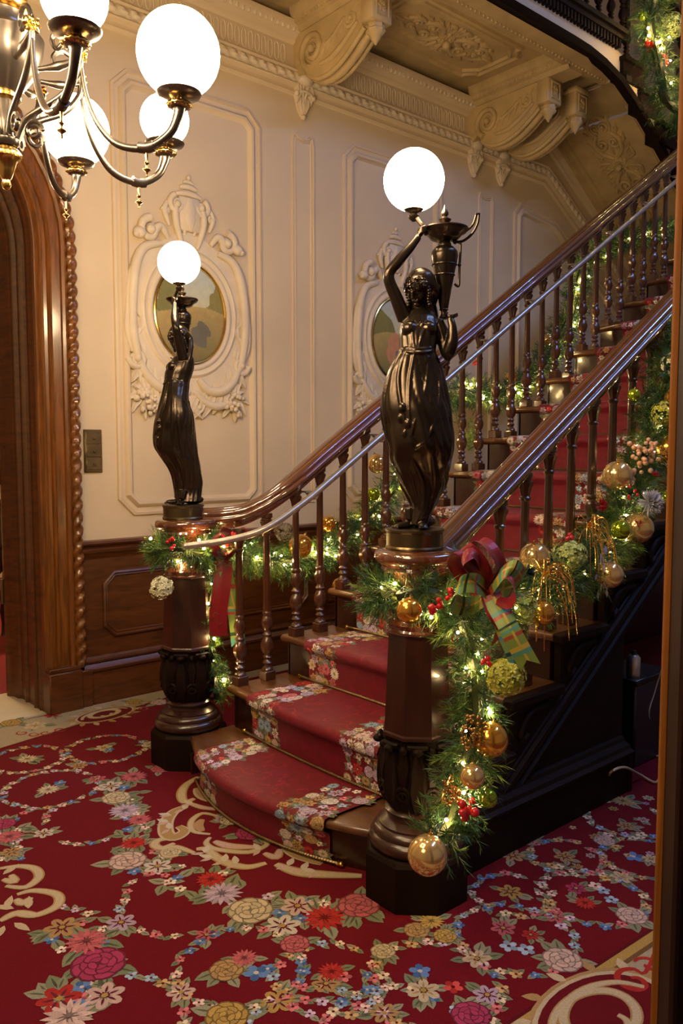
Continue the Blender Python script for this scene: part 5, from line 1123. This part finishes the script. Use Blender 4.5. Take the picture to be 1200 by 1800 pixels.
def hydr(u, v, r, n, c, label, y=None, d_=None, sq=(1, 1, .9)):
    p = ony(u, v, y) if y is not None else dep(u, v, d_); q = MB()
    for i in range(n):
        d = Vector((R.gauss(0, 1), R.gauss(-.3, 1), R.gauss(0, 1))).normalized(); b = Vector((d.x*sq[0], d.y*sq[1], d.z*sq[2]))*r*R.uniform(.75, 1.05); u_ = d.orthogonal().normalized(); w_ = d.cross(u_); k = R.uniform(.7, 1.3); q.c = tuple(x*k for x in c); s_ = r*.24; a0 = R.random()*6
        for j in range(4):
            a = a0+j*PI/2; e = u_*math.cos(a)+w_*math.sin(a); f = d.cross(e); q.poly([b, b+e*s_*.55+f*s_*.38+d*s_*.25, b+e*s_+d*s_*.1, b+e*s_*.55-f*s_*.38+d*s_*.25])
    tag(q.build('hydrangea_bloom', petalm, smooth=0, recalc=False, loc=p), label, 'flower')
HG = (.50, .58, .20); HY = (.46, .46, .06); HW = (.62, .62, .42)
for a in ((1000, 976, .062, 130, HG, 'pale green hydrangea bloom in the middle of the near garland', 1.72, None), (922, 1072, .055, 110, HG, 'green hydrangea bloom right of the bow tails', 1.71, None), (888, 1190, .060, 130, HY, 'yellow green hydrangea hanging below the plaid tail', None, 2.44), (1168, 728, .060, 110, HY, 'lime hydrangea bloom high in the near garland beside the jamb', 1.74, None), (1186, 640, .06, 80, HW, 'cream hydrangea bloom cut by the door jamb', 1.76, None), (1060, 870+90, .035, 50, (.5, .3, .05), 'orange yellow blossom beside the silver leaves', 1.72, None)): hydr(*a[:6], y=a[6], d_=a[7])
hydr(283, 1033, .055, 110, HW, 'cream hydrangea bloom on the wall side newel', y=3.28); hydr(1178, 47, .10, 90, HG, 'pale green hydrangea bloom in the top right garland', y=EY-.2)
hydr(826, 765, .05, 80, (.25, .4, .03), 'lime leafy bloom behind the far balusters right of the statue', y=3.30, sq=(.6, .6, 2.2))
hydr(500, 935, .05, 80, (.25, .22, .17), 'grey brown dried flower under the long banister', y=3.27)
# silver chrysanthemum
def spiky(u, v, y, r, c, label, m=silver_m, n=90):
    p = ony(u, v, y); q = MB()
    for i in range(n):
        d = Vector((R.gauss(0, 1), R.gauss(-.9, .8), R.gauss(0, 1))).normalized(); u_ = d.orthogonal().normalized()*r*.07; w_ = d.cross(u_)
        a, b, e = d*r*.15, d*r*.65, d*r*R.uniform(.9, 1.1); q.poly([a-u_*.3, b-u_+w_*.4, e, b+u_+w_*.4, a+u_*.3]); q.poly([a-w_*.3, b-w_, e, b+w_, a+w_*.3])
    tag(q.build('chrysanthemum', m, smooth=0, loc=p), label, 'flower')
spiky(1142, 883, 1.66, .056, None, 'silver lilac chrysanthemum in the near garland', silver_m, 260)
spiky(1055, 888, 1.72, .030, None, 'dark red spiky flower beside the gold wire spray', mat('red_petal', (.42, .012, .03), .4))
spiky(925, 1008, 1.72, .040, None, 'dark teal flower right of the bow', mat('teal_petal', (.03, .07, .09), .4), 60)
def spray(u, v, y, n, L_, down, label, r0=.0016, beads=True, d_=None):
    p = ony(u, v, y) if y is not None else dep(u, v, d_); q = MB()
    for i in range(n):
        d = Vector((R.gauss(0, .8), R.gauss(-.5, .4), R.gauss(.3, .8))).normalized(); l = L_*R.uniform(.6, 1); P = [p*0, d*l*.5, d*l*.8+Vector((0, 0, -l*.35*down)), d*l*.9+Vector((0, 0, -l*.95*down))]; S = smooth_pts(P, 5); q.tube(S, r0, 4)
        if beads:
            for s_ in S[4::2]: q.ball(s_+Vector((R.uniform(-.003, .003), R.uniform(-.003, .003), R.uniform(-.003, .003))), R.uniform(.0018, .0032), 5, 4)
    tag(q.build('tinsel_spray', gold_glit, smooth=0, loc=p), label, 'tinsel spray')
spray(955, 1010, 1.70, 34, .16, 1.0, 'gold beaded tinsel spray drooping below the cream bauble'); spray(1035, 925, 1.70, 24, .13, 1.0, 'gold wire spray looping right of the red berries'); spray(1155, 800, 1.73, 10, .07, .4, 'short gold twigs beside the beige berries'); spray(782, 1385, None, 8, .07, .5, 'short gold twigs left of the low red balls', d_=2.43)
# silver leaves
q = MB()
for i in range(16):
    a = R.uniform(-2.4, -.4); p0 = Vector((R.uniform(-.02, .02), R.uniform(-.02, .01), -.012*i+.06)); d = Vector((math.cos(a), R.uniform(-.4, .2), math.sin(a))).normalized(); s_ = d.cross(Vector((0, 1, 0))).normalized()*.010; q.poly([p0, p0+d*.018+s_, p0+d*.036, p0+d*.018-s_]); 
q.tube([(0, 0, .07), (.004, -.003, 0), (-.01, -.003, -.12)], .0012, 5)
tag(q.build('silver_leaf_sprig', silver_m, smooth=0, loc=ony(1058, 985, 1.69)), 'silver leaf sprig hanging left of the lower gold bauble', 'leaf sprig')
# ------------------------------------------------------------------ ribbons
def plaid(u, w_):
    c = (.20, .30, .06)
    if int(u*34) % 8 in (0,) or int(w_*16) in (3,): c = (.36, .06, .03)
    if int(u*34) % 8 in (4,) or int(w_*8) in (4,): c = (.52, .38, .06)
    if int(u*34) % 8 in (6,): c = (.08, .30, .24)
    if int(u*70) % 16 in (9,) or int(w_*16) == 11: c = (.01, .04, .02)
    return c
def redc(u, w_): return (.20, .003, .006)
def ribbon(mb, pts, wid, wdir, colf, n=7, notch=True):
    P = smooth_pts(pts, n); m = len(P); K = 8; W_ = [Vector(x) for x in wdir]; L_ = 0; g = []
    for i, p in enumerate(P):
        f = i/(m-1)*(len(W_)-1); k = min(int(f), len(W_)-2) if len(W_) > 1 else 0; w_ = (W_[k].lerp(W_[k+1], f-k) if len(W_) > 1 else W_[0]).normalized()
        tn = (P[min(i+1, m-1)]-P[max(i-1, 0)]).normalized()
        row = []
        for j in range(K+1):
            s_ = j/K-.5; ext = (abs(s_)*wid*.9 if (notch and i == m-1) else 0); row.append(p+w_*(s_*wid)+tn*ext+tn.cross(w_)*(.0025*math.cos(s_*6)))
        g.append(row); 
    L = [0]
    for a, b in zip(P, P[1:]): L.append(L[-1]+(b-a).length)
    for i in range(m-1):
        for j in range(K): mb.c = colf(L[i]/.30, j/K+.01); mb.poly([g[i][j], g[i][j+1], g[i+1][j+1], g[i+1][j]])
bow = thing('ribbon_bow', 'red velvet and green plaid ribbon bow on the near garland beside the front newel', 'bow', dep(858, 1040, 2.50))
bo = Vector(bow.location)
def D(u, v, d_): return dep(u, v, d_)-bo
fwv = Vector(fw); hz = Vector(rt)
def rib(name, pts, wid, wd, colf, notch=True): q = MB(); ribbon(q, [D(*p) for p in pts], wid, wd, colf, 7, notch); q.build(name, ribbonm, bow, smooth=70, recalc=False)
upv = Vector((0, 0, 1))
rib('red_loop', [(858, 1040, 2.50), (845, 1000, 2.46), (815, 965, 2.45), (800, 985, 2.50), (830, 1025, 2.54), (858, 1042, 2.52)], .062, [upv+hz*.8, hz+upv*.5+fwv*.6, hz*.7+upv], redc, False)
rib('red_loop', [(858, 1040, 2.50), (880, 1000, 2.47), (865, 965, 2.46), (840, 950, 2.50), (835, 990, 2.54), (858, 1040, 2.53)], .055, [hz+fwv*.8, upv*.3+hz+fwv, hz*.6+fwv], redc, False)
rib('red_loop', [(858, 1045, 2.49), (890, 1060, 2.42), (905, 1040, 2.40), (890, 1010, 2.44), (862, 1020, 2.50), (858, 1040, 2.52)], .055, [fwv*.8+upv*.6, upv*.5+fwv+hz*.2, fwv+upv*.4], redc, False)
rib('plaid_loop', [(856, 1040, 2.49), (835, 1025, 2.43), (805, 1030, 2.42), (800, 1060, 2.46), (830, 1065, 2.51), (856, 1045, 2.52)], .060, [upv+fwv*.5, upv+hz*.4, upv*.8+fwv*.6], plaid, False)
rib('plaid_loop', [(860, 1035, 2.48), (885, 1005, 2.44), (905, 1000, 2.44), (915, 1025, 2.48), (890, 1035, 2.52), (860, 1042, 2.52)], .058, [fwv+upv*.8, upv+hz*.7, fwv*.5+upv], plaid, False)
rib('plaid_tail', [(862, 1045, 2.47), (885, 1085, 2.42), (900, 1115, 2.40), (925, 1160, 2.40)], .062, [hz+upv*.4, hz+upv*.55+fwv*.2, hz+upv*.4], plaid)
rib('plaid_tail', [(860, 1048, 2.48), (880, 1110, 2.45), (900, 1160, 2.43), (910, 1200, 2.43)], .040, [hz+fwv*.9, hz*.7+fwv*.8], plaid)
rib('red_loop', [(858, 1040, 2.50), (828, 1010, 2.44), (812, 985, 2.42), (835, 972, 2.44), (852, 1005, 2.49), (858, 1040, 2.53)], .050, [fwv+hz*.3, fwv+upv*.9, hz+fwv*.7], redc, False)
rib('red_tail', [(858, 1048, 2.48), (870, 1080, 2.44), (885, 1100, 2.44), (880, 1120, 2.46)], .050, [hz+fwv*.4, hz+upv*.5], redc)
q = MB(); q.ball((0, 0, 0), .022, 12, 8, (1, .8, 1.1)); q.c = (.26, .004, .008); q.co = [q.c]*len(q.f); q.build('knot', ribbonm, bow)
bow = thing('ribbon_bow', 'red satin and plaid ribbon tails hanging beside the wall side newel', 'bow', ony(393, 990, 3.27)); bo = Vector(bow.location)
def E(u, v, y): return ony(u, v, y)-bo
def rib2(name, pts, wid, wd, colf, notch=True): q = MB(); ribbon(q, [E(*p) for p in pts], wid, wd, colf, 7, notch); q.build(name, ribbonm, bow, smooth=70, recalc=False)
rib2('red_tail', [(393, 985, 3.26), (390, 1030, 3.24), (384, 1075, 3.24), (384, 1118, 3.24)], .085, [hz*.5, hz+fwv*.3, hz+fwv*.2], redc, False)
rib2('plaid_tail', [(396, 1000, 3.25), (406, 1050, 3.23), (414, 1085, 3.23), (418, 1125, 3.23)], .070, [hz*.5+fwv*.4, hz+fwv*.5, hz+upv*.2], plaid)
rib2('red_loop', [(393, 985, 3.25), (375, 960, 3.22), (385, 935, 3.22), (405, 945, 3.26), (395, 985, 3.28)], .05, [hz+fwv, upv+hz, hz+fwv], redc, False)
rib2('red_loop', [(393, 985, 3.25), (415, 965, 3.22), (430, 940, 3.22), (412, 935, 3.26), (395, 985, 3.28)], .05, [hz+fwv, upv+hz, hz+fwv], redc, False)
# ------------------------------------------------------------------ upper balustrade
ub = thing('upper_balustrade', 'black turned balusters of the landing above, top right', 'balustrade', (5.3, EY, 4.635)); q = bal_mesh(.80); base = q.build('baluster', black_wood, ub, smooth=35)
k = 0; x = 4.35
while x < 5.85:
    o = base if k == 0 else base.copy()
    if k: C.objects.link(o); o.parent = ub
    o.location = (x-5.3, .02, 0); x += .165; k += 1
for i in range(8):
    o = base.copy(); C.objects.link(o); o.parent = ub; x0 = 5.78+i*.27+.12; o.location = (x0-5.3, .02, -(i+1)*.168)
q = MB(); sweep(q, [(-2, .02, .86), (.55, .02, .86), (.9, .02, .72), (2.6, .02, -.34)], RP_); q.build('handrail', black_wood, ub, smooth=50)
# ------------------------------------------------------------------ things in the recess under the stairs
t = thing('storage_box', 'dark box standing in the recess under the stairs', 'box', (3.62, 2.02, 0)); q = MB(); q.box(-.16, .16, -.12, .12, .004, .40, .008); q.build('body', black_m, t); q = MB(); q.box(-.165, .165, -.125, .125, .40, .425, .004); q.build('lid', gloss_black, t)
t = thing('spray_can', 'small metal canister standing on the dark box', 'canister', (3.52, 1.95, .426)); q = MB(); q.lathe([(0, 0), (.03, 0), (.032, .01), (.032, .09), (.02, .105), (0, .105)], n=20); q.build('body', steel, t); q = MB(); q.lathe([(.012, .105), (.012, .125), (0, .128)], n=12); q.build('nozzle', black_m, t)
t = thing('power_strip', 'pale power strip lying on the carpet at the recess', 'power strip', onz(1130, 1305, 0)); q = MB(); q.box(-.10, .10, -.03, .03, .005, .045, .008); q.build('body', cable_m, t, loc=(0, 0, 0)); t.rotation_euler = (0, 0, -.5)
for i in range(3): q = MB(); q.lathe([(.018, .046), (.018, .049), (.012, .049)], (-.06+.06*i, 0, 0), 14); q.build('socket', black_m, t)
q = MB(); P = smooth_pts([ony(1174, 1080, 1.86), ony(1166, 1160, 1.88), ony(1152, 1210, 1.9), ony(1140, 1255, 1.9), ony(1150, 1285, 1.92), onz(1154, 1302, .05)], 6); q.tube(P, .0035, 6); tag(q.build('hanging_cable', cable_m), 'thin cable hanging down to the power strip beside the jamb', 'cable')
q = MB(); P = smooth_pts([onz(1066, 1372, .03), ony(1075, 1356, 1.74), ony(1098, 1349, 1.74), onz(1125, 1362, .03), onz(1153, 1375, .012), onz(1163, 1350, .012), onz(1172, 1335, .012), onz(1124, 1322, .012)], 6); q.tube(P, .0055, 8); q.tube([P[0], P[0]+Vector((.0, .0, -.02)), P[0]+Vector((-.02, .0, -.022))], [.008, .014, .014], 10)
tag(q.build('extension_cord', cable_m), 'cream extension cord looping over the carpet at the stair side', 'cord')
# ================================================================== LIGHTS
def area(name, loc, rot, sx, sy, en, col):
    l = bpy.data.lights.new(name, 'AREA'); l.shape = 'RECTANGLE'; l.size = sx; l.size_y = sy; l.energy = en; l.color = col; o = bpy.data.objects.new(name, l); o.location = loc; o.rotation_euler = rot; C.objects.link(o); return o
def point(name, loc, en, col, r=.1):
    l = bpy.data.lights.new(name, 'POINT'); l.energy = en; l.color = col; l.shadow_soft_size = r; o = bpy.data.objects.new(name, l); o.location = loc; C.objects.link(o); return o
area('rail_streak_light', (4.75, -.1, 6.12), (0, 0, .42), 3.7, .06, 52, (.25, .43, 1.0))  # added unseen strip light, placed to draw blue streaks on the rails
area('hall_fill_light', (-1.6, 1.0, 3.6), (math.radians(0), math.radians(-55), 0), 1.2, 1.2, 16, (1., .68, .36))  # added fill light out of view, brightens the statue fronts
point('passage_lamp', (1.6, 7.0, 2.9), 60, (1., .70, .40), .2)
wd = bpy.data.worlds.new('World'); bpy.context.scene.world = wd; wd.use_nodes = True; wd.node_tree.nodes['Background'].inputs[0].default_value = (.9, .65, .42, 1); wd.node_tree.nodes['Background'].inputs[1].default_value = .035
# ================================================================== CAMERA
cd = bpy.data.cameras.new('Camera'); cam = bpy.data.objects.new('Camera', cd); C.objects.link(cam)
cd.sensor_fit = 'VERTICAL'; cd.sensor_height = 36; cd.lens = FPX/1800*36; cd.clip_start = .05
M = Matrix((rt, up, -fw)).transposed().to_4x4(); M.translation = CAM; cam.matrix_world = M
sc = bpy.context.scene; sc.camera = cam
sc.view_settings.view_transform = 'Standard'; sc.view_settings.look = 'None'; sc.view_settings.gamma = 1; sc.view_settings.exposure = 1.68
sc.cycles.max_bounces = 6; sc.cycles.diffuse_bounces = 3; sc.cycles.glossy_bounces = 3; sc.cycles.use_denoising = True; sc.cycles.caustics_reflective = False; sc.cycles.caustics_refractive = False; sc.cycles.sample_clamp_indirect = 4
